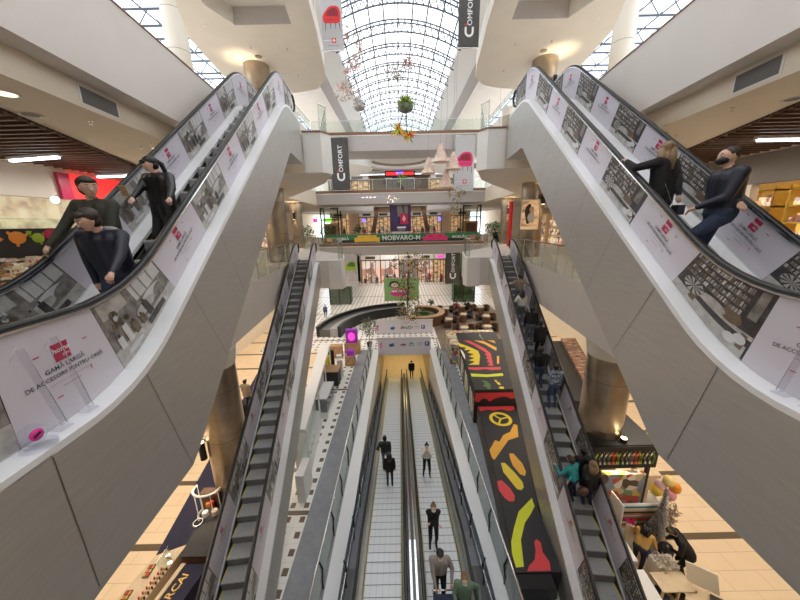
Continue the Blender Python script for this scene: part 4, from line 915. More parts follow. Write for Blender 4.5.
def belllamp(x, y, z, h, tilt, label):
    t = thing('bell_lamp', label, 'hanging lamp', (x, y, z))
    m = MB('rose'); n = 14; prof = [(.05, h), (.12, h*.92), (.2, h*.7), (.26, h*.4), (.36, h*.18), (.52, 0)]
    m.lathe(x, y, [(r*h, zz+z) for r, zz in prof], None, n)
    for i in range(150):
        k = random.random(); a = random.uniform(0, 2*PI); r = (.08+.42*(1-k)**1.3)*h; p = Vector((x+r*math.cos(a), y+r*math.sin(a), z+k*h)); m.add([p+Vector((-.06, -.03, 0)), p+Vector((.06, -.05, .02)), p+Vector((0, -.05, .12))], [(0, 1, 2)], random.choice(['rose', 'cloth_white', 'pinkish', 'cream']))
    m.build('bell', t); wire(t, x, y, z+h, 24.8); return t
belllamp(3.05, 25, 14.55, 1.25, 0, 'cream bell shaped hanging ornament, topmost of the cluster near the middle bridge')
belllamp(2.1, 25, 13.75, 1.1, 0, 'cream bell shaped hanging ornament, leftmost and lower of the cluster')
belllamp(4.0, 25, 14.0, 1.2, 0, 'cream bell shaped hanging ornament, rightmost of the cluster by the crimson chair banner')
belllamp(3.55, 25.4, 12.75, 1.25, 0, 'cream bell shaped hanging ornament, lowest of the cluster above the bridge rail')
t = spray(4.15, 25, 11.0, (.45, .35, 1.1), 230, ['silver_leaf', 'leaf_dark', 'cloth_white', 'gold'], 'hanging_garland', 'long silvery garland hanging in front of the middle bridge rail', 24.8, cat='garland')
MB('gold').leaves((4.35, 25, 12.2), (.75, .5, .55), 220, .09, ['silver_leaf', 'leaf_dark', 'gold', 'cloth_white'], rnd).build('crown', t)
# garland tree in front of the green poster
t = thing('garland_tree', 'tall flowering garland tree with orange and white blooms before the green poster', 'tree', (.45, 26.9, 0))
m = MB('wood_dark'); m.tube([(.45, 26.9, .02), (.4, 26.9, 3), (.5, 26.9, 6)], .09, None, 8); m.build('trunk', t)
m = MB('leaf'); R = random.Random(4)
m.leaves((.9, 26.9, 6.6), (2.0, 1.2, 1.0), 620, .13, ['leaf_dark', 'leaf', 'orange', 'yellow', 'cloth_white', 'leaf_dark', 'pinkish', 'silver_leaf'], R)
m.leaves((.2, 26.9, 4.6), (1.0, .9, 1.7), 380, .13, ['leaf_dark', 'gold', 'photo_leaf', 'rose', 'leaf_dark'], R)
m.leaves((.5, 26.9, 2.2), (1.3, .9, 2.0), 620, .13, ['photo_leaf', 'gold', 'rose', 'leaf_dark', 'silver_leaf', 'wood'], R)
m.leaves((.5, 26.9, .9), (1.7, .2, .8), 120, .12, ['leaf_dark', 'gold', 'leaf'], R); m.build('foliage', t)

# ================================================================ potted plants, cafe, back of the hall
def pot_plant(x, y, z, h, label, pot='cream', mats=('leaf', 'leaf_dark'), n=160, rr=.45, cat='potted plant'):
    t = thing('potted_plant', label, cat, (x, y, z))
    MB(pot).lathe(x, y, [(.17, z), (.24, z+.4), (.22, z+.42)], n=16).build('pot', t)
    MB('wood_dark').tube([(x, y, z+.4), (x+.03, y, z+h*.6)], .03, None, 6).build('stem', t)
    MB('leaf').leaves((x, y, z+h*.72), (rr, rr, h*.34), n, .14, list(mats), random.Random(int(x*31+y))).build('foliage', t)
    return t
pot_plant(-2.95, 23.6, 0, 2.5, 'potted olive tree at the far left corner of the walkway opening', 'charcoal', ('silver_leaf', 'leaf', 'photo_leaf'), 260, .75)
for k, (x, y, lb) in enumerate(((-9.5, 31.0, 'leftmost potted palm on the first gallery by the bridge'), (-8.2, 33.6, 'potted plant left of the wooden lift cabin on the first gallery'), (9.5, 30.8, 'potted palm on the first gallery behind the right escalator landing'), (9.7, 33.4, 'right-hand potted palm behind the escalator landing on the first gallery'), (-5.3, 38.5, 'potted plant behind the green banner near the left lift'), (-6.6, 31.9, 'cream potted plant beside the upper end of the left small escalator'))):
    pot_plant(x, y, L1, 2.0, lb, n=150, rr=.7) if abs(x) > 8 or y > 36 else None
pot_plant(.2, 35, L2, 1.9, 'round topped plant in a tall pot standing on the middle bridge', 'leaf_dark', ('leaf', 'lime'), 150, .6)
for s, nm in ((-1, 'left'), (1, 'right')):
    x0 = s*8.7
    t = thing('glass_lift', 'green framed glass lift with a wooden cabin, %s behind the green banner' % nm, 'lift', (x0, 38.9, L1))
    m = MB('leaf_dark')
    for dx in (-1.05, 1.05):
        for dy in (-.9, .9): m.box(x0+dx-.07, x0+dx+.07, 38.9+dy-.07, 38.9+dy+.07, L1, 12.1, 'charcoal')
    for z in (10.6, 11.9): m.box(x0-1.1, x0+1.1, 37.95, 38.05, z, z+.12, 'charcoal')
    m.build('frame', t); MB('glass_green').box(x0-1, x0+1, 38.0, 38.02, L1+2.4, 12.1).build('glazing', t)
    c = MB('wood').box(x0-.85, x0+.85, 38.3, 39.6, L1+.1, L1+2.2).build('cabin', t); MB('wood_dark').box(x0-.62, x0+.62, 38.27, 38.3, L1+.25, L1+1.95).build('door', c)
    t = thing('glass_lift', 'dark glazed lift shaft at ground level below the %s end of the lowest bridge' % nm, 'lift', (s*8.0, 38.5, 0))
    m = MB('charcoal')
    for dx in (-1.3, -.1, 1.3): m.box(s*8+dx-.07, s*8+dx+.07, 37.6, 37.75, 0, 6.3)
    m.box(s*8-1.4, s*8+1.4, 37.6, 37.75, 3.0, 3.2); m.build('frame', t); MB('leaf_dark').box(s*8-1.3, s*8+1.3, 37.8, 39.5, 0, 6.3).build('shaft', t); MB('glass_green').box(s*8-1.3, s*8+1.3, 37.65, 37.68, 0, 6.3).build('glazing', t)
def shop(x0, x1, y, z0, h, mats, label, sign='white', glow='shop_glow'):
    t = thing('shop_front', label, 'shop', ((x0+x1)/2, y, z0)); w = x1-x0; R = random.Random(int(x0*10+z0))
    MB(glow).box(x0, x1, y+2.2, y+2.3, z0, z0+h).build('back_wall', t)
    m = MB('dark_steel')
    for k in range(5): m.box(x0+w*k/4-.05, x0+w*k/4+.05, y, y+.12, z0, z0+h)
    m.box(x0, x1, y, y+.15, z0+h*.80, z0+h*.84); m.build('mullion', t)
    MB('plaster_white').box(x0, x1, y-.05, y+.1, z0+h*.84, z0+h).build('fascia', t)
    MB(sign).box(x0+w*.25, x0+w*.75, y-.09, y-.05, z0+h*.87, z0+h*.96).build('sign_board', t)
    for k in range(int(w/1.3)):
        xx = x0+.4+k*1.3; sh = MB('wood_dark' if k % 2 else 'wood_light'); hh = R.uniform(1.2, 2.2)
        for q in range(4): sh.box(xx, xx+.9, y+.6, y+1.0, z0+.05+hh*q/4, z0+.09+hh*q/4)
        sh.box(xx, xx+.04, y+.6, y+1, z0, z0+hh); sh.box(xx+.86, xx+.9, y+.6, y+1, z0, z0+hh); u = sh.build('shelf', t)
        g = MB(mats); [g.box(xx+.08+.2*a, xx+.23+.2*a, y+.65, y+.9, z0+.09+hh*q/4, z0+.09+hh*q/4+R.uniform(.12, hh/4-.06)) for q in range(4) for a in range(4)]
        o = g.build('goods', u); o['kind'] = 'stuff'
    for k in range(int(w/.9)):
        xx = x0+.3+R.random()*(w-.6); hh = R.uniform(.9, 1.9); MB(R.choice(['charcoal', 'wood_dark', 'white', 'photo_brown', 'cloth_tan', 'crimson'])).lathe(xx, y+.35, [(.12, z0+.02), (.2, z0+hh*.3), (.24, z0+hh*.75), (.1, z0+hh*.85), (.12, z0+hh)], n=10).build('mannequin', t)
    return t
shop(-6.9, -3.6, 51.6, 0, 4.9, 'stock', 'ground floor shop with brown pillars left of the garland tree', 'wood_dark', 'shop_pink')
shop(-3.5, -.4, 51.6, 0, 4.9, 'stock_cool', 'pale pink lit shop behind the garland tree on the ground floor', 'white', 'shop_pink')
shop(-.3, 2.8, 51.6, 0, 4.9, 'stock_cool', 'grey white shop window right behind the garland tree', 'photo_mid', 'photo_light')
shop(2.9, 5.6, 51.6, 0, 4.9, 'stock', 'pink lit cosmetics shop with dark sign left of the low dark banner', 'black', 'shop_pink')
shop(5.7, 7.9, 51.6, 0, 4.9, 'stock', 'narrow shop with a tall pink and orange light panel on the ground floor', 'pink_glow', 'shop_glow')
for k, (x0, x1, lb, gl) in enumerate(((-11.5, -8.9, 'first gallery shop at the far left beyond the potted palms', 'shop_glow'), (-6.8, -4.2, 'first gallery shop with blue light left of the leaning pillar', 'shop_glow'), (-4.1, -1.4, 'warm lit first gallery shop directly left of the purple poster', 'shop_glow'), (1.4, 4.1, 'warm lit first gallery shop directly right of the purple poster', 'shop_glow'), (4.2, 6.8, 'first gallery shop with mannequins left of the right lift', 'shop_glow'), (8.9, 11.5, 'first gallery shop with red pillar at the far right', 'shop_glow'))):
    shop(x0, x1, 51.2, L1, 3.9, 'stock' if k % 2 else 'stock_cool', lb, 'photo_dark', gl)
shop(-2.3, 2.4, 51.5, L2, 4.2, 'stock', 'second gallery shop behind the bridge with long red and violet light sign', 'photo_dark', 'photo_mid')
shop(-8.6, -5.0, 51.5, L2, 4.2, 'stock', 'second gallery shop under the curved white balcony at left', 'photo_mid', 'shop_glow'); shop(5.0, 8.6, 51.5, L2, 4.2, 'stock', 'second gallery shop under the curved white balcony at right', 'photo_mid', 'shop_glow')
t = thing('light_sign', 'long glowing red and violet sign over the shop behind the middle bridge', 'sign', (.1, 51.2, 17.5))
MB('red_glow').box(-2.1, 2.3, 51.1, 51.2, 17.55, 18.0).build('red_band', t); MB('blue_glow').box(-.5, .6, 51.0, 51.1, 17.7, 18.0).build('violet_panel', t); MB('charcoal').box(-2.3, 2.5, 51.2, 51.3, 17.2, 19.0).build('board', t)
for x, lb in ((-3.35, 'left'), (3.35, 'right')):
    m = MB('fascia'); s = 1 if x > 0 else -1
    m.hexa([(x+s*.9-.3, 46, L1), (x+s*.9+.3, 46, L1), (x+s*.9+.3, 46.5, L1), (x+s*.9-.3, 46.5, L1)][::1], [(x-.3, 46, 12.4), (x+.3, 46, 12.4), (x+.3, 46.5, 12.4), (x-.3, 46.5, 12.4)], 'wood_dark')
    solo(m, 'leaning_pillar', 'brown slanted pillar on the first gallery, %s of the purple poster' % lb, 'pillar')
for x, c, lb in ((-5.9, 'blue_glow', 'small violet blue light box on the first gallery, left of the purple poster'), (6.4, 'blue_glow', 'small violet blue light box by the right lift on the first gallery'), (-9.4, 'green_glow', 'bright lime green light sign by the left lift'), (-11.0, 'pink_glow', 'pink glowing sign at the far left of the first gallery')):
    solo(MB(c).box(x-.25 if c != 'green_glow' else x-.5, x+.25 if c != 'green_glow' else x+.5, 40 if c != 'blue_glow' else 50.5, 40.1 if c != 'blue_glow' else 50.6, L1+2.4, L1+2.9), 'light_box', lb, 'light sign')
# ring counters on the ground floor
m = MB('charcoal'); 
t = thing('curved_counter', 'long curved dark counter sweeping left behind the walkway opening', 'counter', (-5, 30, 0))
for r0, r1, z0, z1, mt in ((8.6, 8.9, 0, 1.0, 'rubber'), (7.6, 8.6, 0, .7, 'dark_steel'), (6.9, 7.6, 0, .8, 'stone_grey'), (6.6, 6.9, 0, 1.0, 'rubber')):
    MB(mt).arc_prism((.8, 25.6), r0, r1, PI*.52, PI*.98, z0, z1, n=30).build('counter_body' if z1 > .9 else 'counter_top', t)
for k in range(1): MB('chrome').arc_prism((.8, 25.6), 8.72, 8.78, PI*.52, PI*.98, 1.0, 1.04, n=30).build('rim', t)
t = thing('round_bar', 'round wooden topped bar counter beside the garland tree and cafe', 'bar counter', (2.0, 30.2, 0))
MB('wood_dark').arc_prism((2.0, 30.2), 1.85, 2.2, -PI*.75, PI*.6, 0, 1.05, n=30).build('front', t); MB('wood').arc_prism((2.0, 30.2), 1.75, 2.35, -PI*.75, PI*.6, 1.05, 1.12, n=30).build('bar_top', t)
MB('leaf_dark').arc_prism((2.0, 30.2), .8, 1.3, 0, 2*PI, 0, .8, n=24).build('inner_shelf', t)
# cafe
def cafe_table(x, y, lb, first=[None]):
    if first[0] is None:
        t = thing('cafe_table', lb, 'table', (x, y, 0), group='low round tables of the cafe')
        MB('wood_light').lathe(0, 0, [(.36, .62), (.38, .66)], n=20).build('tabletop', t, local=True); MB('wood_dark').cyl(0, 0, .03, .62, .06, .05, n=10).build('pedestal', t, local=True); MB('dark_steel').cyl(0, 0, 0.012, .03, .24, .24, n=16).build('base', t, local=True); first[0] = t; return t
    return dup(first[0], (x, y, 0), 0, lb)
def tub_chair(x, y, rz, lb, first=[None]):
    if first[0] is None:
        t = thing('tub_chair', lb, 'chair', (x, y, 0), rz, 'dark tub chairs of the cafe')
        MB('wood_dark').arc_prism((0, 0), .30, .40, PI*.0-.2, PI+.2, .12, .75, n=16).build('backrest', t, local=True); MB('leather').cyl(0, -.02, .12, .42, .30, .32, n=16).build('seat', t, local=True)
        for k in range(4): MB('black').cyl(.22*math.cos(PI*(.25+.5*k)), .22*math.sin(PI*(.25+.5*k)), .012, .12, .02, .02, n=6).build('leg', t, local=True)
        first[0] = t; return t
    return dup(first[0], (x, y, 0), rz, lb)
spots = [(4.9, 32.8), (6.9, 33.6), (8.9, 33.0), (4.6, 28.8), (6.4, 30.4), (8.6, 29.6), (5.6, 26.2), (7.8, 26.4)]
wh = ['in the back row nearest the round bar', 'in the middle of the back row', 'at the right end of the back row', 'nearest the round bar in the second row', 'with the seated pair', 'at the right end of the second row', 'in the front row on the left', 'in the front row on the right']
for i, (x, y) in enumerate(spots):
    cafe_table(x, y, 'small round cafe table '+wh[i])
    for k, a in enumerate((.4, 2.5, 4.4)): tub_chair(x+.78*math.cos(a), y+.78*math.sin(a), a-PI/2, 'tub chair %s of the table %s' % (('right', 'left', 'in front')[k], wh[i]))
pot_plant(3.4, 34.6, 0, 1.3, 'low green plant dividing the cafe from the striped floor', 'charcoal', n=90, rr=.4); pot_plant(7.7, 35.4, 0, 1.4, 'green plant at the back edge of the cafe', 'charcoal', n=90, rr=.4)
# ================================================================ kiosks and goods on the ground floor
def flat(m, pts, z, mat): m.add([(x, y, z) for x, y in pts], [tuple(range(len(pts)))], mat)
# black play kiosk with painted roof, right of the walkway opening
t = thing('painted_kiosk', 'black kiosk roof painted with yellow red and orange combs beside the walkway', 'kiosk', (4.5, 16.5, 0))
up = [(3.34, 13.4), (5.9, 13.4), (6.9, 20.0), (3.84, 20.0)]
MB('charcoal').prism(up, 0, 1.9).build('body', t)
m = MB('charcoal')
A = {'yellow': [[(3.51, 19.75), (4.28, 18.76), (4.72, 18.06), (4.63, 17.3), (4.26, 16.1), (3.63, 16.13), (4.12, 16.5), (3.79, 16.74), (4.22, 17.0), (3.91, 17.26), (4.3, 17.56), (3.96, 17.83), (4.27, 18.21), (3.84, 18.23), (4.03, 18.63), (3.67, 18.79)], [(4.6, 14.34), (4.72, 14.3), (4.69, 14.09), (4.59, 14.13)], [(4.61, 14.09), (4.78, 14.09), (4.8, 13.82), (4.65, 13.82)], [(4.61, 13.63), (4.85, 13.65), (4.82, 13.43), (4.61, 13.45)]],
 'red': [[(4.13, 19.9), (4.58, 19.82), (5.26, 18.43), (5.4, 17.63), (5.04, 15.91), (4.72, 15.99), (4.95, 16.28), (4.81, 16.47), (5.0, 16.73), (4.9, 16.97), (5.07, 17.2), (4.98, 17.53), (5.16, 17.7), (5.02, 18.04), (4.63, 19.03)], [(3.54, 15.81), (5.41, 15.75), (5.33, 15.47), (4.79, 15.41), (4.46, 15.57), (3.95, 15.45), (3.53, 15.59)]],
 'orange': [[(4.85, 19.86), (5.5, 19.73), (6.06, 18.53), (5.87, 18.0), (5.45, 19.13)], [(5.82, 19.81), (6.28, 19.78), (6.23, 19.24)], [(5.67, 17.25), (5.81, 17.24), (5.46, 16.17), (5.33, 16.18)]],
 'lime': [[(3.52, 15.08), (4.37, 14.93), (5.28, 15.04), (5.22, 14.74), (4.28, 14.64), (3.5, 14.74)]],
 'leaf': [[(3.89, 14.33), (4.17, 14.23), (4.26, 13.89), (4.15, 13.45), (3.95, 13.42), (4.02, 13.57), (3.84, 13.74), (4.01, 13.98)]],
 'cream': [[(3.60, 18.47), (3.7, 18.11), (3.73, 17.47), (3.60, 16.8), (3.56, 17.35)]]}
S('paint_yellow', (.82, .62, .03), .5); S('paint_red', (.75, .06, .07), .5); S('paint_orange', (.85, .42, .03), .5); S('paint_lime', (.70, .75, .03), .5)
pm = {'yellow': 'paint_yellow', 'red': 'paint_red', 'orange': 'paint_orange', 'lime': 'paint_lime', 'leaf': 'leaf', 'cream': 'cream'}
for k, ps in A.items():
    for p in ps: flat(m, p, 1.904, pm[k])
wv = [(3.36, 1.95), (5.8, 1.95), (5.8, 1.5), (5.2, 1.35), (4.9, 1.5), (4.57, 1.45), (4.34, 1.37), (4.12, 1.22), (3.91, 1.40), (3.72, 1.38), (3.57, 1.21), (3.38, 1.23)]
m.add([(x, 13.395, min(z, 1.72)) for x, z in wv], [tuple(range(12))], 'paint_red'); m.build('painted_pattern', t)
m = MB('tribal')   # low chips of pattern on the left flank
for k in range(14):
    a = k/14; x = 3.84-.5*a; y = 20-6.6*a; m.add([(x-.012, y, .15), (x-.012-.018, y-.34, .15), (x-.012-.018, y-.34, 1.35), (x-.012, y, 1.35)], [(0, 1, 2, 3)], ('cream', 'tribal', 'charcoal', 'cream')[k % 4])
m.build('side_panels', t)
t = thing('painted_kiosk', 'low black counter cover painted with a yellow ring and red and orange blobs', 'kiosk', (3.6, 9.5, 0))
lo = [(2.62, 5.9), (3.80, 5.9), (4.02, 7.8), (5.0, 8.6), (5.3, 10.6), (5.5, 13.35), (3.5, 13.35), (3.05, 8.86)]
MB('charcoal').prism(lo, .0, 1.0).build('body', t)
B = {'orange': [[(3.21, 10.32), (3.62, 10.89), (3.77, 10.79), (4.07, 11.19), (4.44, 11.39), (4.8, 11.91), (4.93, 11.83), (4.68, 11.06), (4.18, 10.87), (3.25, 9.79), (3.19, 9.9)], [(3.95, 10.12), (4.11, 10.11), (4.26, 9.6), (4.24, 9.2), (4.12, 9.0), (3.97, 9.09), (3.86, 9.5), (3.88, 9.85)]],
 'yellow': [[(3.45, 9.64), (3.61, 9.64), (3.80, 9.2), (3.93, 8.75), (3.88, 8.52), (3.75, 8.41), (3.62, 8.46), (3.40, 9.2)]],
 'red': [[(3.04, 8.80), (3.22, 8.84), (3.40, 8.5), (3.45, 8.2), (3.36, 8.0), (3.20, 7.98), (3.08, 8.12), (2.98, 8.43)], [(3.44, 6.68), (3.54, 6.76), (3.62, 6.66), (3.55, 6.40), (3.62, 6.15), (3.55, 5.93), (2.92, 5.93), (3.04, 6.07), (3.25, 6.21), (3.38, 6.45)]],
 'lime': [[(3.98, 8.1), (3.94, 7.80), (3.72, 7.55), (3.40, 7.25), (3.08, 6.75), (2.88, 6.04), (2.66, 6.02), (2.68, 6.38), (2.78, 6.7), (3.01, 7.10), (3.35, 7.62)]]}
m = MB('charcoal')
for k, ps in B.items():
    for p in ps: flat(m, p, 1.004, pm[k])
m.arc_prism((4.32, 12.3), .37, .52, 0, 2*PI, .995, 1.006, 'paint_yellow', 20)
for a in (.3, 2.2, 4.2): m.obox((4.32+.2*math.cos(a), 12.3+.2*math.sin(a), 1.0), (.38, .09, .012), a, 'paint_yellow')
flat(m, [(3.52, 13.3), (5.3, 13.3), (5.25, 13.0), (4.9, 12.9), (4.6, 13.05), (4.2, 12.95), (3.9, 13.05), (3.52, 12.9)], 1.005, 'paint_red')
m.build('painted_pattern', t)
MB('woven').add([(2.61, 5.9, .02), (3.04, 8.86, .02), (3.49, 13.35, .02), (3.49, 13.35, .99), (3.04, 8.86, .99), (2.61, 5.9, .99)], [(0, 1, 4, 5), (1, 2, 3, 4)]).build('woven_side', t)
MB('leather').box(2.62, 3.52, 5.55, 5.88, 0, .98).build('front_box', t)
t = thing('painted_kiosk', 'open black pit kiosk with patterned rim behind the painted roof', 'kiosk', (5.3, 21.8, 0))
MB('black').prism([(3.95, 20.1), (6.9, 20.1), (7.1, 22.3), (4.1, 22.3)], 0, 1.6).build('body', t)
MB('tribal').prism([(3.3, 20.1), (3.93, 20.1), (4.08, 22.3), (3.3, 22.6)], 0, 1.5).prism([(3.3, 22.6), (4.08, 22.32), (7.1, 22.32), (7.2, 23.1), (3.4, 23.1)], 0, 1.5).build('rim', t)
solo(MB('chrome').tube([(5.75, 20.5, 1.62), (5.5, 21.6, 2.0)], .02), 'lever', 'thin pale rod lying on the black pit kiosk', 'rod')
t = thing('painted_kiosk', 'long kiosk with brown wavy patterned top right of the crowded escalator', 'kiosk', (9, 17, 0))
MB('black').prism([(6.9, 13.2), (9.1, 13.2), (11.6, 20.9), (8.3, 20.9)], 0, 1.3).build('body', t)
MB('tribal_brown').prism([(9.12, 13.2), (10.0, 13.2), (12.7, 20.9), (11.62, 20.9)], 0, 1.5).build('patterned_top', t)
m = MB('gold')
for k in range(7): m.obox((7.6+.25*k, 14+.85*k, 1.32), (.9, .06, .03), .5)
o = m.build('gilt_strips', t); o['kind'] = 'stuff'
# canopy kiosk round the right column
t = thing('black_canopy', 'black canopy kiosk with bright patterned frieze around the right column', 'kiosk', (6.8, 8.3, 0))
MB('black').prism([(5.72, 7.95), (7.75, 7.95), (7.9, 9.9), (5.95, 9.9)], 2.95, 3.1).prism([(5.72, 7.93), (7.75, 7.93), (7.75, 8.0), (5.72, 8.0)], 2.3, 3.1).build('canopy', t)
m = MB('charcoal')
for k in range(26):
    x = 5.78+1.86*k/26; c = ['lime', 'charcoal', 'pinkish', 'gold', 'cream', 'leaf', 'orange', 'charcoal', 'cream', 'paint_red'][(k*7) % 10]; q = .05 if k % 2 else -.05
    m.add([(x, 7.922, 2.45), (x+.06, 7.922, 2.45), (x+.06+q, 7.922, 2.68), (x+.06-q, 7.922, 2.92), (x-q, 7.922, 2.92), (x+q, 7.922, 2.68)], [(0, 1, 2, 5), (5, 2, 3, 4)], c)
m.build('frieze', t)
for x, y in ((5.85, 8.1), (7.65, 8.1), (7.75, 9.8), (6.05, 9.8)): MB('black').box(x-.05, x+.05, y-.05, y+.05, 0, 2.95).build('post', t)
t = thing('fabric_rack', 'white rack holding stacked rolls of coloured fabric left of the balloons', 'rack', (7.1, 7.7, 0))
m = MB('white')
for x in (6.42, 7.62): m.box(x-.02, x+.02, 7.3, 7.85, 0, 1.5)
m.box(6.4, 7.64, 7.3, 7.85, 0.02, .06); m.build('frame', t)
cols = ['white', 'teal', 'cream', 'rose', 'charcoal', 'wood', 'pinkish', 'cloth_tan', 'red', 'photo_leaf', 'cloth_white', 'lime', 'crimson', 'cream']
R = random.Random(2)
for k in range(14):
    solo(MB(cols[k]).tube([(6.46, 7.76-.03*(13-k), 1.47-.1*k+.0), (7.58, 7.76-.03*(13-k), 1.47-.1*k)], .046, None, 10), 'fabric_roll', ['topmost white', 'second teal', 'third cream', 'fourth rose', 'fifth charcoal', 'sixth brown', 'seventh pink', 'eighth tan', 'ninth red', 'tenth olive', 'eleventh off-white', 'twelfth lime green', 'thirteenth crimson', 'lowest cream'][k]+' fabric roll in the white rack', 'fabric roll', 'fabric rolls in the white rack')
solo(MB('tribal').box(6.0, 7.6, 8.03, 8.22, 0, 1.95), 'patterned_chest', 'chest with purple and yellow pattern under the black canopy', 'chest')
solo(MB('wood_light').prism([(7.85, 8.4), (8.5, 8.4), (8.6, 9.0), (7.95, 9.0)], 0, 1.5), 'cardboard_box', 'plain tan upright box at the right end of the black canopy kiosk', 'box')
# white counter ends beside the right escalator
for k, (ya, yb, lb) in enumerate(((7.2, 8.15, 'farthest'), (6.0, 7.1, 'middle'), (4.7, 5.8, 'nearest'))):
    x = 4.03+.74+.096*ya+.12; t = thing('counter_unit', 'white topped sales counter along the right escalator, the %s of three' % lb, 'counter', (x+.3, (ya+yb)/2, 0))
    MB('white').prism([(x, ya), (x+.42, ya), (x+.42+.12, yb), (x+.12, yb)], 1.12, 1.18).build('countertop', t); MB('wood_light').prism([(x+.04, ya+.04), (x+.38, ya+.04), (x+.48, yb-.04), (x+.16, yb-.04)], 0, 1.12).build('cabinet', t)
# balloons on a stick
t0 = None
for k, (x, z, c, lb) in enumerate(((7.92, 2.1, 'yellow', 'pale yellow balloon at the top of the bunch'), (7.80, 1.86, 'pinkish', 'large pale pink balloon in the middle of the bunch'), (8.16, 1.84, 'orange', 'orange balloon at the right of the bunch'), (7.70, 1.66, 'gold', 'golden balloon at the lower left of the bunch'), (8.06, 1.58, 'pinkish', 'pink balloon lowest in the bunch'))):
    t = thing('balloon', lb, 'balloon', (x, 7.6, z), group='balloons of the bunch'); y = 7.6+.1*(k % 2)
    S('bal%d' % k, [(.90, .72, .28), (.85, .52, .52), (.88, .30, .02), (.75, .50, .05), (.85, .35, .42)][k], .25)
    MB('bal%d' % k).ell((x, y, z), (.16, .16, .185), None, 16, 10).build('skin', t); MB('cream').tube([(x, y, z-.18), (7.95, 7.65, 1.2)], .004, None, 4).build('string', t)
t = thing('silver_tree', 'narrow silver grey Christmas tree standing between the balloons and the woman', 'tree', (7.45, 7.15, 0))
MB('cream').cyl(7.45, 7.15, 0, .3, .16, .18, n=12).build('pot', t); MB('wood_dark').tube([(7.45, 7.15, .2), (7.45, 7.15, 2.1)], .03, None, 6).build('trunk', t)
m = MB('silver_leaf'); R = random.Random(9)
for i in range(700):
    k = R.random(); a = R.uniform(0, 2*PI); r = .34*(1-k*.8); z = .3+1.9*k; p = Vector((7.45+r*math.cos(a)*.9, 7.15+r*math.sin(a)*.9, z)); q = Vector((7.45+r*math.cos(a)*.25, 7.15+r*math.sin(a)*.25, z+.12)); u = Vector((-math.sin(a), math.cos(a), .3))*.02
    m.add([q-u, p+Vector((0, 0, .08)), q+u], [(0, 1, 2)], R.choice(['silver_leaf', 'silver_leaf', 'photo_mid', 'cloth_grey']))
m.build('foliage', t)
t = thing('dried_plant', 'beige dried plant in a pot behind the man with the black bag', 'plant', (8.1, 7.5, 0))
MB('cream').cyl(8.1, 7.5, 0, .5, .12, .15, n=12).build('pot', t); MB('cloth_tan').leaves((8.1, 7.5, .95), (.26, .26, .45), 190, .08, ['cloth_tan', 'rose', 'cream', 'silver_leaf'], R).build('foliage', t)
# shelf unit, table and boards bottom right
t = thing('shelf_unit', 'pale wooden open shelf unit beside the woman in the mustard top', 'shelf', (6.55, 5.7, 0))
m = MB('wood_light')
for z in (.03, .45, .9): m.box(6.15, 7.0, 5.45, 5.9, z, z+.03)
m.build('shelf', t)
for x in (6.15, 6.56, 6.97):
    for y in (5.47, 5.87): MB('wood_light').box(x-.02, x+.02, y-.02, y+.02, 0, .93).build('post', t)
for k, (x, c) in enumerate(((6.3, 'denim_dark'), (6.75, 'charcoal'), (6.4, 'photo_mid'))): solo(MB(c).box(x-.12, x+.12, 5.5, 5.8, .48 if k < 2 else .06, .62 if k < 2 else .22), 'folded_goods', ('dark blue folded goods on the left of the pale shelf', 'black folded goods on the right of the pale shelf', 'grey box on the bottom board of the pale shelf')[k], 'goods')
t = thing('sales_table', 'cream sales table with slanted boards at the bottom right corner', 'table', (7.0, 5.2, 0))
MB('wood_light').prism([(6.6, 5.35), (7.0, 5.65), (8.3, 4.7), (7.9, 4.4)], .82, .86).build('tabletop', t)
for x, y in ((6.7, 5.33), (7.0, 5.55), (8.15, 4.72), (7.9, 4.5)): MB('wood_light').box(x-.02, x+.02, y-.02, y+.02, 0, .82).build('leg', t)
solo(MB('cream').hexa([(5.95, 5.3, .0), (6.5, 5.25, .0), (6.5, 5.28, .0), (5.95, 5.33, .0)], [(6.15, 5.15, 1.15), (6.75, 4.75, .9), (6.75, 4.78, .9), (6.15, 5.18, 1.15)]), 'display_board', 'large cream board leaning on the floor left of the cream sales table', 'board')
solo(MB('cream').hexa([(7.0, 5.72, .87), (7.5, 5.38, .87), (7.52, 5.40, .87), (7.02, 5.74, .87)], [(6.98, 5.86, 1.35), (7.48, 5.52, 1.35), (7.5, 5.54, 1.35), (7.0, 5.88, 1.35)]), 'display_board', 'small cream board standing upright on the back of the sales table', 'board')
for x, y, c, lb in ((7.35, 5.22, 'photo_dark', 'dark gift box with small red label on the cream sales table'), (7.75, 4.95, 'cream', 'white ring shaped goods on the cream sales table'), (7.9, 4.72, 'photo_mid', 'grey metal gadget on the cream sales table near the corner')): solo(MB(c).obox((x, y, .90), (.34, .2, .07), -.6), 'gift_box', lb, 'box')
solo(MB('cloth_white').leaves((6.72, 6.1, 1.05), (.3, .25, .1), 120, .07, ['cream', 'cloth_white', 'cloth_white'], R).box(6.45, 7.0, 5.95, 6.3, 0, .98), 'wrapping_paper', 'heap of cream wrapping paper on a block before the woman', 'paper heap')
solo(MB('magenta').leaves((6.45, 7.0, 1.25), (.12, .12, .12), 30, .08, ['magenta', 'crimson'], R).box(6.35, 6.55, 6.95, 7.05, 0, 1.15, 'cream'), 'gift_bow', 'bright magenta bow on a post behind the woman in the mustard top', 'bow')
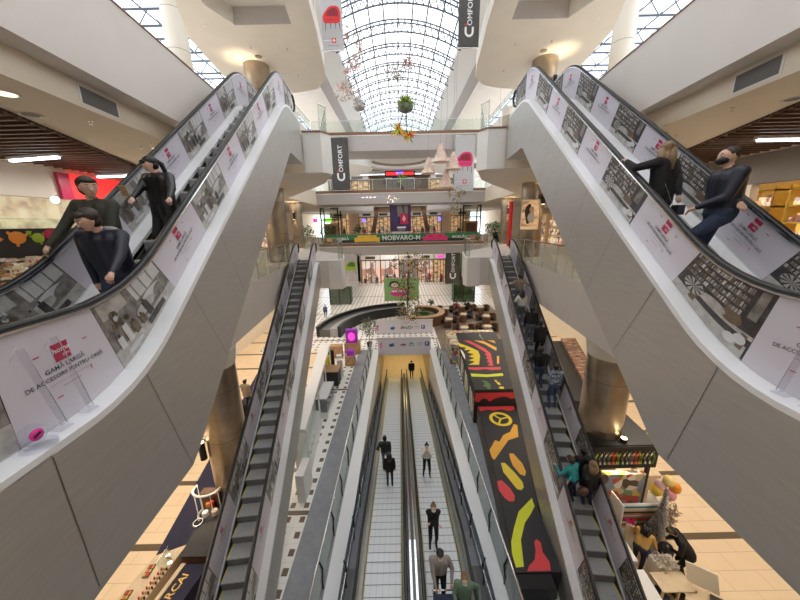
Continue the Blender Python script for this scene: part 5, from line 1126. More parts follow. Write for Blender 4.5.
# ---- left side : sales counters
t = thing('cosmetics_counter', 'tan cosmetics counter with small palettes at the bottom left', 'counter', (-7.0, 5.9, 0))
MB('wood_light').prism([(-7.75, 4.6), (-6.95, 4.6), (-6.75, 6.85), (-7.45, 6.55)], .0, .95).build('cabinet', t)
R = random.Random(8)
for k, (x, y, a) in enumerate(((-7.30, 6.15, .1), (-7.42, 5.55, .1), (-7.5, 5.0, .1))):
    p = thing('palette', ('dark framed makeup palette farthest along the tan counter', 'second dark framed palette on the tan counter', 'third dark framed palette at the near end of the tan counter')[k], 'palette', (x, y, .95)); MB('wood_dark').obox((x, y, .965), (.16, .32, .03), a).build('frame', p); m = MB('gold')
    for i in range(6): m.obox((x-.04+.08*(i % 2), y-.1+.1*(i//2), .982), (.05, .07, .01), a, ('gold', 'red', 'orange')[i % 3])
    m.build('pans', p)
for k, c in enumerate(('paint_red', 'gold', 'charcoal')):
    m = MB(c)
    for i in range(14): m.cyl(-7.13+.07*k+.012*i, 4.75+.11*i, .95, 1.03, .02, n=6)
    solo(m, 'lipstick_row', ('row of red lipsticks', 'row of golden lipsticks', 'row of black lipsticks')[k]+' along the tan cosmetics counter', 'lipsticks')['kind'] = 'stuff'
for x, y, lb in ((-7.08, 6.55, 'round silver blue mirror at the far end of the tan counter'), (-6.88, 6.35, 'second round silver blue mirror right of the first on the tan counter')):
    p = thing('table_mirror', lb, 'mirror', (x, y, .95)); MB('chrome').cyl(x, y, .95, .965, .06, n=12).tube([(x, y, .96), (x, y, 1.05)], .01).build('stand', p); MB('chrome').ell((x, y, 1.11), (.08, .02, .08)).build('mirror', p)
solo(MB('glass').box(-6.98, -6.96, 6.1, 6.5, .95, 1.35), 'glass_screen', 'small upright glass screen on the tan cosmetics counter', 'screen')
t = thing('brand_counter', 'navy counter front with pale lettering, bottom left beside the escalator', 'counter', (-6.2, 5.6, 0))
MB('navy_rug').prism([(-6.6, 4.5), (-6.05, 4.5), (-5.75, 6.3), (-6.35, 6.3)], 0, .98).build('cabinet', t)
MB('gold').text('ARCAI', (-6.20, 5.66, .985), (.2, 1, 0), (-1, .2, 0), .19).build('lettering', t)
MB('wood_light').prism([(-6.72, 4.5), (-6.62, 4.5), (-6.38, 6.3), (-6.50, 6.3)], 0, 1.02).build('side_strip', t)
t = thing('long_counter', 'long dark brown counter running beside the left escalator toward the column', 'counter', (-6.1, 7.7, 0))
MB('wood_dark').prism([(-6.55, 6.4), (-5.75, 6.4), (-5.95, 7.85), (-6.75, 7.85)], 0, 1.1).build('cabinet', t)
MB('charcoal').prism([(-6.58, 6.37), (-5.72, 6.37), (-5.92, 7.88), (-6.78, 7.88)], 1.1, 1.14).build('countertop', t)
t = thing('curved_rack', 'curved wire magazine rack with white rim in front of the left column', 'rack', (-6.9, 8.2, 0))
m = MB('white'); a0, a1 = PI*.9, PI*2.0
c = (-6.75, 8.05); ar = [(c[0]+.42*math.cos(a), c[1]+.34*math.sin(a)) for a in np.linspace(a0, a1, 12)]
for z in (.75, 1.75): m.tube([(x, y, z) for x, y in ar], .035)
for x, y in ar[::2]: m.tube([(x, y, 0), (x, y, 1.75)], .012, None, 4)
m.build('frame', t); MB('wood_dark').prism([(-7.05, 8.05), (-6.45, 8.05), (-6.45, 8.3), (-7.05, 8.3)], .75, 1.5).build('backing', t)
solo(MB('orange').obox((-6.72, 7.98, 1.05), (.2, .1, .35), .2).obox((-6.62, 7.96, 1.2), (.1, .08, .2), 0, 'red'), 'printed_bag', 'rust coloured printed bag in the curved rack', 'bag')
for k, (x, y, c, lb) in enumerate(((-6.62, 7.6, 'white', 'white round box on the far end of the long dark counter'), (-6.35, 7.65, 'rose', 'brown pink round jar on the long dark counter'), (-6.70, 7.35, 'chrome', 'silver wreath ring lying on the long dark counter'))):
    if k == 2: solo(MB(c).tube([(x+.13*math.cos(a), y+.13*math.sin(a), 1.165) for a in np.linspace(0, 2*PI, 17)[:-1]], .024, None, 6, True), 'wreath', lb, 'wreath')
    else: solo(MB(c).cyl(x, y, 1.14, 1.28, .10, .09, n=14), 'round_jar', lb, 'jar')
solo(MB('paper').box(-8.55, -8.05, 12.0, 12.05, 0, 1.9), 'rollup_banner', 'narrow pale standing display behind the left escalator beside two shoppers', 'standing banner')
# ---- white kiosk and stands between escalator and opening
t = thing('white_kiosk', 'long white kiosk with slanted white roof between left escalator and walkway', 'kiosk', (-5.1, 13, 0))
MB('white').prism([(-4.5, 10.0), (-4.05, 10.0), (-4.98, 18.5), (-5.65, 18.5)], 2.25, 2.4).build('roof', t)
MB('plaster_white').prism([(-4.62, 10.1), (-4.5, 10.1), (-5.35, 18.4), (-5.6, 18.4)], 0, 2.25).build('back_panel', t)
MB('white').prism([(-4.5, 10.1), (-4.12, 10.1), (-4.45, 13.4), (-4.85, 13.4)], .0, .9).build('counter', t)
MB('glass').prism([(-4.5, 10.1), (-4.05, 10.1), (-4.38, 13.4), (-4.85, 13.4)], .9, 1.3).build('glass_case', t)
for y in (10.2, 13.2, 15.8, 18.2): MB('white').box(-4.08-.108*(y-10)-.03, -4.08-.108*(y-10)+.03, y-.03, y+.03, 0, 2.25).build('post', t)
t = thing('glass_display', 'pale blue glass display case standing before the white kiosk', 'display case', (-4.6, 14.9, 0))
MB('white').box(-4.85, -4.25, 14.0, 15.8, 0, .35).build('plinth', t); MB('glass_blue').box(-4.83, -4.27, 14.02, 15.78, .35, 1.15).build('glass_box', t); MB('white').box(-4.85, -4.25, 14.0, 15.8, 1.15, 1.19).build('top', t)
solo(MB('white').box(-4.25, -3.95, 9.0, 9.9, 0, 1.2), 'white_plinth', 'plain white plinth standing on the patterned tiles at the near end of the kiosk', 'plinth')
t = thing('wooden_counter', 'dark counter box with wooden top at the far end of the white kiosk', 'counter', (-4.9, 18.0, 0))
MB('charcoal').box(-5.45, -4.35, 17.3, 18.2, 0, 1.0).build('cabinet', t); MB('wood').box(-5.5, -4.3, 17.25, 18.25, 1.0, 1.05).build('countertop', t)
R = random.Random(6)
for k, (x, y, c, h, lb) in enumerate(((-5.3, 18.7, 'yellow', 1.5, 'yellow upright stand behind the wooden topped counter'), (-5.15, 19.3, 'black', 1.6, 'black machine behind the wooden topped counter'), (-4.6, 19.2, 'white', 1.3, 'white box display right of the black machine'), (-4.45, 18.6, 'cloth_white', 1.25, 'white stack of goods behind the wooden topped counter'))):
    solo(MB(c).obox((x, y, h/2), (.35, .3, h), .1*k), 'stand_display', lb, 'display')
t = thing('purple_stand', 'purple kiosk stand with a glowing magenta emblem by the curved counter', 'stand', (-4.2, 22.6, 0))
MB('wood').box(-4.8, -3.6, 22.2, 23.0, 0, .9).build('cabinet', t); MB('purple').box(-4.65, -3.75, 22.3, 22.7, .9, 2.0).build('panel', t); MB('pink_glow').ell((-4.2, 22.28, 1.45), (.28, .03, .34)).build('emblem', t)
t = thing('purple_stand', 'small purple stand nearer than the one with the emblem', 'stand', (-3.95, 20.4, 0)); MB('purple').box(-4.25, -3.75, 20.2, 20.6, .75, 1.15).build('panel', t); MB('wood').box(-4.4, -3.7, 20.1, 20.7, 0, .75).build('cabinet', t)
solo(MB('wood').box(-6.4, -4.9, 21.5, 22.1, 0, .95), 'wooden_bench', 'wooden counter left of the purple stand', 'counter')
# ---- shops of the first gallery, left and right edges of the picture
t = thing('sweets_counter', 'dark sweets counter sign with coloured splash shapes above open trays', 'counter', (-9.0, 6.5, L1))
MB('charcoal').box(-8.9, -8.5, 3, 8.2, L1, 10.07, 'charcoal').build('sign_front', t); m = MB('orange')
for y, z, r, c in ((6.62, 9.88, .16, 'orange'), (7.0, 9.86, .13, 'lime'), (7.25, 9.93, .14, 'crimson'), (6.85, 9.98, .05, 'lime'), (7.4, 9.85, .05, 'crimson'), (6.3, 9.86, .06, 'orange'), (7.62, 9.84, .04, 'red')):
    m.ell((-8.49, y, z), (.008, r, r*.85), c, 12, 8)
    for q in range(3): m.ell((-8.488, y+r*1.1*math.cos(q*2.1+y), z+r*math.sin(q*2.1+y)), (.006, r*.22, r*.22), c, 8, 5)
m.build('splash_shapes', t)
for k in range(3):
    y0 = 3.2+1.65*k; tr = MB('cream').hexa([(-8.45, y0, 8.9), (-7.3, y0, 8.55), (-7.3, y0+1.55, 8.55), (-8.45, y0+1.55, 8.9)], [(-8.45, y0, 9.45), (-7.3, y0, 8.8), (-7.3, y0+1.55, 8.8), (-8.45, y0+1.55, 9.45)]).build('tray', t)
    m = MB('sweets'); R = random.Random(k)
    for i in range(160):
        a = R.random(); m.obox((-8.4+1.05*a, y0+.05+R.random()*1.45, 9.46-.62*a), (.14, .16, .07), R.random()*3, R.choice(['sweets', 'cream', 'cream', 'wood_light', 'wood', 'cloth_tan', 'wood_dark', 'white']))
    o = m.build('sweets', tr); o['kind'] = 'stuff'
MB('white').box(-9.6, -8.9, 3, 8.4, L1, 9.9).build('worktop', t)
t = thing('glass_display', 'white lit glass food display behind the sweets counter sign', 'display case', (-10.4, 7.5, L1)); MB('white').box(-10.8, -10.2, 4, 11.2, L1, 9.6).build('base', t); MB('glass').box(-10.8, -10.2, 4, 11.2, 9.6, 10.35).build('glass_box', t)
o = MB('sweets').box(-10.7, -10.3, 4.1, 11.1, 9.6, 9.85).build('food', t); o['kind'] = 'stuff'
solo(MB('red').box(-10.15, -10.05, 9.3, 9.8, 9.62, 9.95), 'red_box', 'small red box on the lit food display', 'box')
for k in range(2): solo(MB('lamp_white').ell((-11.0, 8.0+1.9*k, 10.95), (.1, .1, .1)), 'pendant_lamp', ('round glowing lamp at the left edge of the sweets shop', 'round glowing lamp right of the first in the sweets shop')[k], 'lamp')
t = thing('red_sign', 'bright red shop sign on the left first gallery behind the man in green', 'sign', (-11.95, 12.3, 11.1)); MB('red_glow').box(-11.98, -11.9, 11.4, 14.3, 11.08, 11.95).build('panel', t); MB('crimson').box(-11.99, -11.88, 11.0, 11.4, 11.08, 11.95).build('edge_panel', t)
for k, (y, lb) in enumerate(((9.6, 'nearest to the picture edge'), (11.7, 'second from the edge'), (13.8, 'farthest along the shop'))):
    t = thing('lit_shelf', 'yellow lit wooden shelf unit in the right gallery shop, '+lb, 'shelf', (13, y, L1))
    m = MB('wood_light')
    for z in np.arange(0.1, 3.0, .55): m.box(12.7, 13.2, y-.85, y+.85, L1+z, L1+z+.05, 'gold')
    m.build('board', t)
    for yy in (y-.85, y, y+.82): MB('gold').box(12.7, 13.2, yy, yy+.05, L1, L1+3.0).build('upright', t)
    R = random.Random(k); m = MB('stock')
    for z in np.arange(.15, 2.6, .55):
        for i in range(9): m.box(12.8, 13.0, y-.8+.18*i, y-.68+.18*i, L1+z, L1+z+R.uniform(.15, .4))
    m.build('goods', t)['kind'] = 'stuff'
for s, nm in ((-1, 'left'), (1, 'right')):     # goods of the far gallery shops seen through the rail
    for k in range(4):
        y = 17.5+3.1*k; t = thing('display_shelf', 'tall goods shelf %s in the %s first gallery shops' % (('nearest', 'second', 'third', 'farthest')[k], nm), 'shelf', (s*12.6, y, L1))
        MB('wood_light').box(*sorted((s*12.5, s*13.0)), y, y+2.2, L1, L1+2.6).build('frame', t); m = MB('stock')
        for z in (0.2, .9, 1.6):
            for i in range(8): m.box(*sorted((s*12.35, s*12.5)), y+.1+.26*i, y+.28+.26*i, L1+z, L1+z+.35+.1*(i % 3))
        m.build('goods', t)['kind'] = 'stuff'
t = thing('portrait_poster', 'lit portrait poster of a long haired woman mounted on the right gallery column', 'poster', (7.0, 17.1, 9.7))
MB('lamp_warm').obox((6.95, 17.12, 10.35), (.95, .05, 1.6), -.2, 'cream').build('frame', t); m = MB('cream'); m.obox((6.945, 17.09, 10.35), (.85, .02, 1.5), -.2, 'shop_glow')
for (dx, z, rx, rz, c) in ((-.05, 10.5, .26, .42, 'hair_brown'), (.05, 10.62, .13, .17, 'skin_light'), (.08, 10.2, .24, .28, 'cloth_white'), (-.1, 10.15, .12, .3, 'hair_brown')): m.ell((6.945+dx, 17.07-.2*dx-(.012 if c != 'hair_brown' else 0), z), (rx, .006, rz), c, 14, 8)
m.build('picture', t)
solo(MB('red').cyl(8.95, 25.6, L1, 11.6, .17, n=14), 'red_pillar', 'bright red pillar in the right first gallery beyond the portrait poster', 'pillar')
solo(MB('red').box(9.5, 9.9, 17.6, 17.7, L1+.6, 11.2), 'red_banner', 'upright red banner right of the portrait poster', 'banner')
# ================================================================ people
def capsule_mesh(a, b, ra, rb, n=12):
    a = Vector(a); b = Vector(b); t = (b-a); L = t.length; t = t.normalized() if L > 1e-6 else Vector((0, 0, 1))
    u = t.cross(Vector((0, 0, 1)) if abs(t.z) < .9 else Vector((1, 0, 0))).normalized(); w = t.cross(u); vs = []; rings = []
    for k in range(1, 4): an = PI/2*(1-k/4); rings.append((a-t*ra*math.sin(an), ra*math.cos(an)))
    rings.append((a, ra)); rings.append((b, rb))
    for k in range(1, 4): an = PI/2*k/4; rings.append((b+t*rb*math.sin(an), rb*math.cos(an)))
    vs.append(a-t*ra)
    for c, r in rings:
        for k in range(n): q = 2*PI*k/n; vs.append(c+(u*math.cos(q)+w*math.sin(q))*r)
    vs.append(b+t*rb); m = len(rings); fs = [(0, 1+(k+1) % n, 1+k) for k in range(n)]
    for i in range(m-1):
        for k in range(n): fs.append((1+i*n+k, 1+i*n+(k+1) % n, 1+(i+1)*n+(k+1) % n, 1+(i+1)*n+k))
    e = len(vs)-1; fs += [(e, 1+(m-1)*n+k, 1+(m-1)*n+(k+1) % n) for k in range(n)]
    return vs, fs
def ik(a, c, l1, l2, hint):
    a = Vector(a); c = Vector(c); d = c-a; L = min(d.length, (l1+l2)*.995); d = d.normalized(); c = a+d*L
    x = (l1*l1-l2*l2+L*L)/(2*L); h = math.sqrt(max(0, l1*l1-x*x)); hv = Vector(hint); hv = hv-d*hv.dot(d); hv = hv.normalized() if hv.length > 1e-4 else Vector((0, 0, -1))
    return a+d*x+hv*h, c
def person(label, loc, rz, h=1.72, top='cloth_black', legs='denim', shoes='black', hair='hair_black', style='short', skin='skin', lean=0., side=0., turn=0., nod=0.,
           lh=None, rh=None, lf=(-.1, 0), rf=(.1, 0), lk=0., rk=0., sit=False, mask=False, bulk=1., coat=0., voxel=.016, curl=1.1, group=None, hatm=None, sleeves=None, lfz=0., rfz=0., long=False):
    t = thing('person', label, 'person', loc, rz, group); k = h/1.75; NOD = -nod if nod < 0 else nod
    prims = []
    def cap(a, b, ra, rb, m): prims.append(('c', Vector(a)*k, Vector(b)*k, ra*k, rb*k, m))
    RL = Matrix.Rotation(-lean, 3, 'X') @ Matrix.Rotation(side, 3, 'Y')
    hip = Vector((0, 0, .92)) if not sit else Vector((0, -.05, .50))
    def U(x, y, z): return hip + RL @ Vector((x, y, z))
    B = bulk; sleeves = sleeves or top
    # legs
    for s, f, kn, fz in ((-1, lf, lk, lfz), (1, rf, rk, rfz)):
        hj = hip+Vector((s*.09, 0, -.03)); an = Vector((f[0], f[1], .09+fz))
        kj, an = ik(hj, an, .43, .42, (s*.05, 1, kn)); cap(hj, kj, .088*B, .060, legs); cap(kj, an, .060, .044, legs)
        cap(an+Vector((0, -.03, -.045)), an+Vector((s*.015, .15, -.055)), .042, .034, shoes)
        if long: cap(an+Vector((0, 0, .05)), kj, .055, .065, legs)
    # trunk
    cap(hip+Vector((-.075, 0, .02)), hip+Vector((.075, 0, .02)), .112*B, .112*B, legs)
    hem = top
    for s in (-1, 1):
        cap(U(s*.065, 0, .10), U(s*.090*B, .01, .41), .118*B, .112*B, hem)
        if coat: cap(U(s*.06, 0, .08), hip+Vector((s*.075, 0, -coat)), .125*B, .12*B, top)
        cap(U(s*.045, .01, .30), U(s*.170*B, 0, .465), .090, .074*B, top); cap(U(s*.03, .0, .47), U(s*.165*B, 0, .465), .078, .070*B, top)
    cap(U(0, .035, .12), U(0, .035, .42), .105*B, .098*B, top); cap(U(0, 0, .42), U(0, .0, .535), .085, .055, top); cap(U(0, .005, .5), U(0, .02, .58), .052, .049, skin)
    nk = U(0, .02, .565); HR = RL @ Matrix.Rotation(turn, 3, 'Z') @ Matrix.Rotation(-NOD, 3, 'X')
    hc = nk + HR @ Vector((0, .03, .10))
    def Hd(x, y, z): return (hc + HR @ Vector((x, y, z)))
    cap(Hd(0, -.012, .03), Hd(0, -.012, .03), .092, .092, skin); cap(Hd(0, .012, -.03), Hd(0, .03, -.06), .070, .045, skin); cap(Hd(0, .02, .02), Hd(0, .02, .0), .080, .072, skin)
    cap(Hd(0, .085, .01), Hd(0, .108, -.018), .010, .015, skin)
    for s in (-1, 1): cap(Hd(s*.078, -.005, .015), Hd(s*.076, -.005, -.02), .014, .010, skin)
    # arms
    hands = []
    for s, tg in ((-1, lh), (1, rh)):
        sj = U(s*.185*B, 0, .465); tg = Vector(tg)/k if tg is not None else U(s*.24, .06, -.10)
        ej, wj = ik(sj, tg, .285, .255, (s*.55, -.5, -.6)); cap(sj, ej, .064*B, .050*B, sleeves); cap(ej, wj, .050*B, .037, sleeves)
        d = (wj-ej).normalized(); hands.append((s, wj*k, d))
        cap(wj, wj+d*.02, .027, .027, skin); cap(wj+d*.02, wj+d*.075, .028, .026, skin)
    vs = []; fs = []
    for p in prims:
        v, f = capsule_mesh(p[1], p[2], p[3], p[4]); b = len(vs); vs += v; fs += [tuple(i+b for i in q) for q in f]
    me = bpy.data.meshes.new('tmp'); me.from_pydata([tuple(v) for v in vs], [], fs); o = bpy.data.objects.new('tmp', me); COL.objects.link(o)
    md = o.modifiers.new('r', 'REMESH'); md.mode = 'VOXEL'; md.voxel_size = voxel; sm = o.modifiers.new('s', 'SMOOTH'); sm.iterations = 3; sm.factor = .5
    dg = bpy.context.evaluated_depsgraph_get(); m2 = bpy.data.meshes.new_from_object(o.evaluated_get(dg)); bpy.data.objects.remove(o); bpy.data.meshes.remove(me)
    n = len(m2.vertices); co = np.zeros(n*3); m2.vertices.foreach_get('co', co); co = co.reshape(-1, 3)
    best = np.full(n, 9.); idx = np.zeros(n, int); names = []
    for p in prims:
        a = np.array(p[1]); d = np.array(p[2])-a; L2_ = d@d
        tt = np.clip(((co-a)@d)/L2_, 0, 1) if L2_ > 1e-9 else np.zeros(n)
        dist = np.linalg.norm(co-(a+tt[:, None]*d), axis=1)-(p[3]+(p[4]-p[3])*tt)
        if p[5] not in names: names.append(p[5])
        w = dist < best; best[w] = dist[w]; idx[w] = names.index(p[5])
    body = MB(names[0]); body.v = [tuple(c) for c in co]; body.mats = [M[q] for q in names]
    for pl in m2.polygons: body.f.append(tuple(pl.vertices)); body.fm.append(int(np.bincount(idx[list(pl.vertices)]).argmax())); body.sm.append(True)
    bpy.data.meshes.remove(m2)
    # hands: four fingers and a thumb, bent
    for s, wj, d in hands:
        up = Vector((0, 0, 1)); N = (up-d*d.dot(up)); N = N.normalized() if N.length > .2 else Vector((0, 1, 0)); Sd = d.cross(N).normalized()
        base = wj+d*.085*k
        for q, (off, ln) in enumerate(((-.027, .062), (-.009, .072), (.009, .068), (.026, .052))):
            p = base+Sd*off*k; pts = [p-d*.02*k, p]; dd = d.copy()
            for seg in (.42, .32, .26):
                dd = (dd*math.cos(curl*.45)-N*math.sin(curl*.45)).normalized(); Nn = N; pts.append(pts[-1]+dd*ln*seg*k); 
                dd = dd.normalized(); N2 = N
            body.tube(pts, [.0095*k, .0095*k, .0088*k, .008*k, .006*k], skin, 7)
        th = (-Sd if s*Sd.dot(Vector((1, 0, 0))) > 0 else Sd); p = wj+d*.035*k
        body.tube([p, p+th*.03*k+d*.02*k, p+th*.042*k+d*.045*k-N*.01*k, p+th*.036*k+d*.065*k-N*.02*k], [.012*k, .0105*k, .0095*k, .006*k], skin, 7)
    # face
    for s in (-1, 1):
        R3 = HR; body.ell(Hd(s*.033, .088, .022)*k, (.014*k, .008*k, .008*k), 'eye_white', 8, 5, R3); body.ell(Hd(s*.033, .095, .022)*k, (.0065*k, .004*k, .0065*k), 'black', 8, 5, R3)
        body.ell(Hd(s*.034, .092, .044)*k, (.020*k, .006*k, .0045*k), hair, 8, 4, R3)
    if not mask: body.ell(Hd(0, .077, -.052)*k, (.024*k, .008*k, .007*k), 'lips', 10, 5, HR)
    body.build('body', t, local=True)
    if mask:
        mk = MB('mask' if mask is True else mask); mk.ell(Hd(0, .048, -.035)*k, (.070*k, .066*k, .052*k), None, 14, 8, HR); mk.build('face_mask', t, local=True)
    if hatm:
        hm = MB(hatm); hm.ell(Hd(0, -.015, .055)*k, (.102*k, .108*k, .082*k), None, 16, 9, HR); hm.build('beanie', t, local=True)
    hr = MB(hair)
    if style == 'buzz': hr.ell(Hd(0, -.022, .04)*k, (.094*k, .098*k, .086*k), None, 16, 10, HR); hr.build('hair', t, local=True)
    elif style != 'none':
        hr.ell(Hd(0, -.032, .045)*k, (.098*k, .103*k, .090*k), None, 16, 10, HR)
        hr.ell(Hd(0, -.045, -.01)*k, (.090*k, .080*k, .085*k), None, 14, 8, HR)
        if style in ('short', 'fringe'): hr.ell(Hd(0, .045, .085)*k, (.075*k, .055*k, .035*k), None, 12, 6, HR)
        if style == 'fringe': hr.ell(Hd(0, .070, .062)*k, (.078*k, .034*k, .026*k), None, 12, 6, HR)
        if style == 'long':
            for x in (-.06, 0, .06): hr.tube([Hd(x, -.05, .02)*k, Hd(x*1.1, -.085, -.12)*k, Hd(x*1.2, -.10, -.30)*k], [.06*k, .065*k, .035*k], None, 9)
            for x in (-.082, .082): hr.tube([Hd(x, -.02, .03)*k, Hd(x*1.08, -.02, -.10)*k, Hd(x*1.1, -.04, -.24)*k], [.03*k, .035*k, .015*k], None, 8)
        if style == 'pony':
            hr.ell(Hd(0, -.12, .05)*k, (.03*k, .03*k, .03*k), None, 8, 6); hr.tube([Hd(0, -.12, .05)*k, Hd(0, -.17, -.03)*k, Hd(.01, -.15, -.2)*k, Hd(.02, -.13, -.3)*k], [.028*k, .038*k, .032*k, .008*k], None, 9)
            hr.ell(Hd(0, .065, .068)*k, (.080*k, .040*k, .035*k), None, 12, 6, HR)
        if style == 'bun': hr.ell(Hd(0, -.06, .15)*k, (.045*k, .045*k, .04*k), None, 10, 7)
        hr.build('hair', t, local=True)
    return t
def V(*a): return a
def loc_of(t_loc, rz, world, k=1.):   # world point in the person's own frame
    d = Vector(world)-Vector(t_loc); return tuple(Matrix.Rotation(-rz, 3, 'Z') @ d)
# --- on the large left escalator, facing the camera and riding down
def P1(label, loc, rz, lhw=None, rhw=None, **kw):
    return person(label, loc, rz, lh=loc_of(loc, rz, lhw) if lhw else kw.pop('lh', None), rh=loc_of(loc, rz, rhw) if rhw else kw.pop('rh', None), **kw)
def us(y): return soft(y, [(-9, 8.2), (3.0, 8.2), (10.6, 13.6), (30, 13.6)], .3)
P1('person in black leather jacket and fringe holding a phone and the inner handrail', (-3.98, 4.95, us(4.95)-.12), PI*.96, (-3.44, 4.30, 10.16), (-4.12, 4.55, 10.42), h=1.64, top='leather', legs='cloth_black', hair='hair_black', style='pony', skin='skin_light', nod=.4, turn=-.45, coat=.12, voxel=.012, bulk=1.15)
solo(MB('wood').obox((-4.13, 4.46, 10.53), (.075, .012, .15), .3, rx=.5), 'phone', 'phone in an orange brown case held by the person in black leather', 'phone')
P1('person with brown hair in a dark green jacket holding the outer handrail', (-4.05, 3.95, us(3.95)), PI*1.02, (-3.85, 3.6, 9.65), (-4.47, 3.58, 9.76), h=1.80, top='jacket_green', legs='denim_dark', hair='hair_brown', style='short', lean=.10, turn=.95, nod=.1, voxel=.012, bulk=1.08)
nv = P1('person with short hair in a navy jacket gripping the inner handrail, nearest the camera', (-3.68, 3.6, us(3.6)-.06), PI*1.05, (-3.27, 3.02, 9.45), (-3.98, 3.62, 9.2), h=1.74, top='jacket_navy', legs='denim_dark', hair='hair_brown', style='short', lean=.24, turn=-.5, nod=.2, voxel=.012, bulk=1.1)
MB('cloth_grey').ell((0, .0, 1.43), (.105, .10, .05)).ell((0, -.06, 1.38), (.10, .05, .08)).build('hood', nv, local=True)
# --- on the large right escalator
P1('person with long blond hair and black jacket, one arm resting on the inner handrail', (3.82, 4.95, us(4.95)-.08), PI*.12, (3.40, 5.2, 10.90), (3.98, 4.72, 10.15), h=1.66, top='cloth_black', legs='cloth_black', hair='hair_blond', style='long', turn=-.8, mask='black', voxel=.012, coat=.12, bulk=1.18)
solo(MB('leather').obox((3.88, 4.66, 10.12), (.16, .09, .14), .3).tube([(3.84, 4.72, 10.2), (3.74, 4.80, 10.5), (3.70, 4.86, 10.75)], .004, 'chrome', 5), 'shoulder_bag', 'black shoulder bag on a thin strap on the back of the person with blond hair', 'bag')
P1('person walking up with shaved head, black mask and dark blue sweater', (4.0, 4.15, us(4.15)+.06), PI*.40, (3.70, 4.16, 10.14), (3.98, 3.90, 10.15), h=1.84, top='jacket_navy', legs='grey_jeans' if False else 'denim_dark', hair='hair_brown', style='buzz', turn=.12, nod=.0, mask='black', voxel=.012, bulk=1.18, lf=(-.1, .28), rf=(.1, -.10), lfz=.12)
# --- on the small right escalator, backs to the camera
def lz(y): return soft(y, [(-9, .05), (3.72, .05), (17.49, 8.0), (30, 8.0)], .3)
def lx(y, u=0): return 4.03+.096*y+u
def rider(label, y, u, **kw): return person(label, (lx(y, u), y, lz(y)), kw.pop('rz', -.09), **kw)
rider('person with arms spread over both handrails near the top of the right small escalator', 13.9, 0, h=1.72, top='cloth_tan', legs='grey_jeans', hair='hair_brown', lh=(-.62, .05, 1.12), rh=(.55, .05, 1.12), skin='skin_light')
rider('person with long brown hair, white top and light jeans below the one with spread arms', 13.0, -.12, h=1.66, top='cloth_white', legs='grey_jeans', hair='hair_brown', style='long', lh=(-.35, .1, 1.05), skin='skin_light')
rider('person in a black jacket and light grey jeans in the middle of the line', 12.0, .02, h=1.76, top='cloth_black', legs='grey_jeans', hair='hair_brown', bulk=1.08)
rider('person in black leaning over the outer handrail of the right small escalator', 11.3, .22, h=1.74, top='cloth_black', legs='cloth_black', hair='hair_black', lean=.15, rh=(.25, .35, 1.1), bulk=1.05)
rider('person in a black jacket and blue jeans with a hand on the inner handrail', 10.2, -.15, h=1.78, top='cloth_black', legs='denim', hair='hair_brown', lh=(-.38, .25, 1.08), bulk=1.12, lf=(-.1, .1), rf=(.1, -.05))
rider('person in a blue checked shirt and dark jeans on the right small escalator', 9.55, .17, h=1.78, top='plaid', legs='denim', hair='hair_brown', shoes='photo_mid', lh=(-.1, .25, 1.0), rh=(.16, .3, 1.0), bulk=1.1)
rider('person in a teal sweater and navy trousers turning toward the handrail', 7.0, -.17, h=1.66, rz=.35, top='teal', legs='denim_dark', hair='hair_brown', shoes='photo_light', lh=(-.30, .35, 1.15), rh=(-.26, -.05, 1.02), lean=.12, side=-.1, skin='skin_light')
rider('person in black with a dark backpack beside the teal sweater', 7.15, .12, h=1.74, top='cloth_black', legs='denim_dark', hair='hair_black', shoes='white', lean=.05)
rider('person with long blond hair and black coat at the outer handrail', 6.9, .27, h=1.68, top='leather', legs='denim_dark', hair='hair_blond', style='long', shoes='white', coat=.1)
t = thing('backpack', 'black backpack on the back of the person beside the teal sweater', 'backpack', (lx(6.95, .12), 6.92, lz(6.95)+1.0)); MB('leather').ell((lx(6.95, .12), 6.95, lz(6.95)+1.25), (.16, .11, .23)).build('bag_body', t); MB('charcoal').ell((lx(6.95, .12), 6.86, lz(6.95)+1.16), (.11, .05, .12)).build('front_pocket', t)
solo(MB('wood_dark').ell((lx(6.8, .02), 6.78, lz(6.9)+.78), (.15, .10, .13)), 'handbag', 'dark reddish handbag hanging behind the group near the teal sweater', 'bag')
t = person('person in black leaning on the railing at the top of the right small escalator', (5.95, 19.5, L1), PI*.6, h=1.7, top='cloth_black', legs='denim_dark', shoes='white', hair='hair_black', lean=.35, lf=(-.1, .2), rf=(.1, -.1))
# --- on the walkways
person('person in dark grey seen from behind, farther of the couple on the left walkway', (-1.12, 11.5, bz(11.5)+.03), 0, h=1.76, top='charcoal', legs='denim', hair='hair_black', bulk=1.1, lh=(-.3, .1, .95))
person('person in black sweater and blue jeans, nearer of the couple on the left walkway', (-.88, 10.35, bz(10.35)+.03), .05, h=1.64, top='cloth_black', legs='denim_dark', hair='hair_brown', style='long', coat=.08)
person('person in white top and black trousers raising hands to the face on the right walkway', (.72, 11.0, bz(11.0)+.03), PI, h=1.68, top='cloth_white', legs='cloth_black', hair='hair_black', style='bun', lh=(-.05, .22, 1.42), rh=(.07, .22, 1.42), lf=(-.14, .05), rf=(.14, -.05), skin='skin_light')
person('person in black with face mask and folded arms on the right walkway', (.60, 7.45, bz(7.45)+.03), PI, h=1.70, top='cloth_black', legs='cloth_black', hair='hair_blond', style='bun', mask=True, lh=(.12, .24, 1.18), rh=(-.12, .26, 1.14), skin='skin_light')
g = person('person in grey sweatshirt with face mask pushing a trolley on the right walkway', (.60, 5.98, bz(5.98)+.03), PI, h=1.80, top='cloth_grey', legs='cloth_black', hair='hair_black', mask=True, lh=(-.28, .30, 1.02), rh=(.14, .42, 1.0), bulk=1.14, lean=.04)
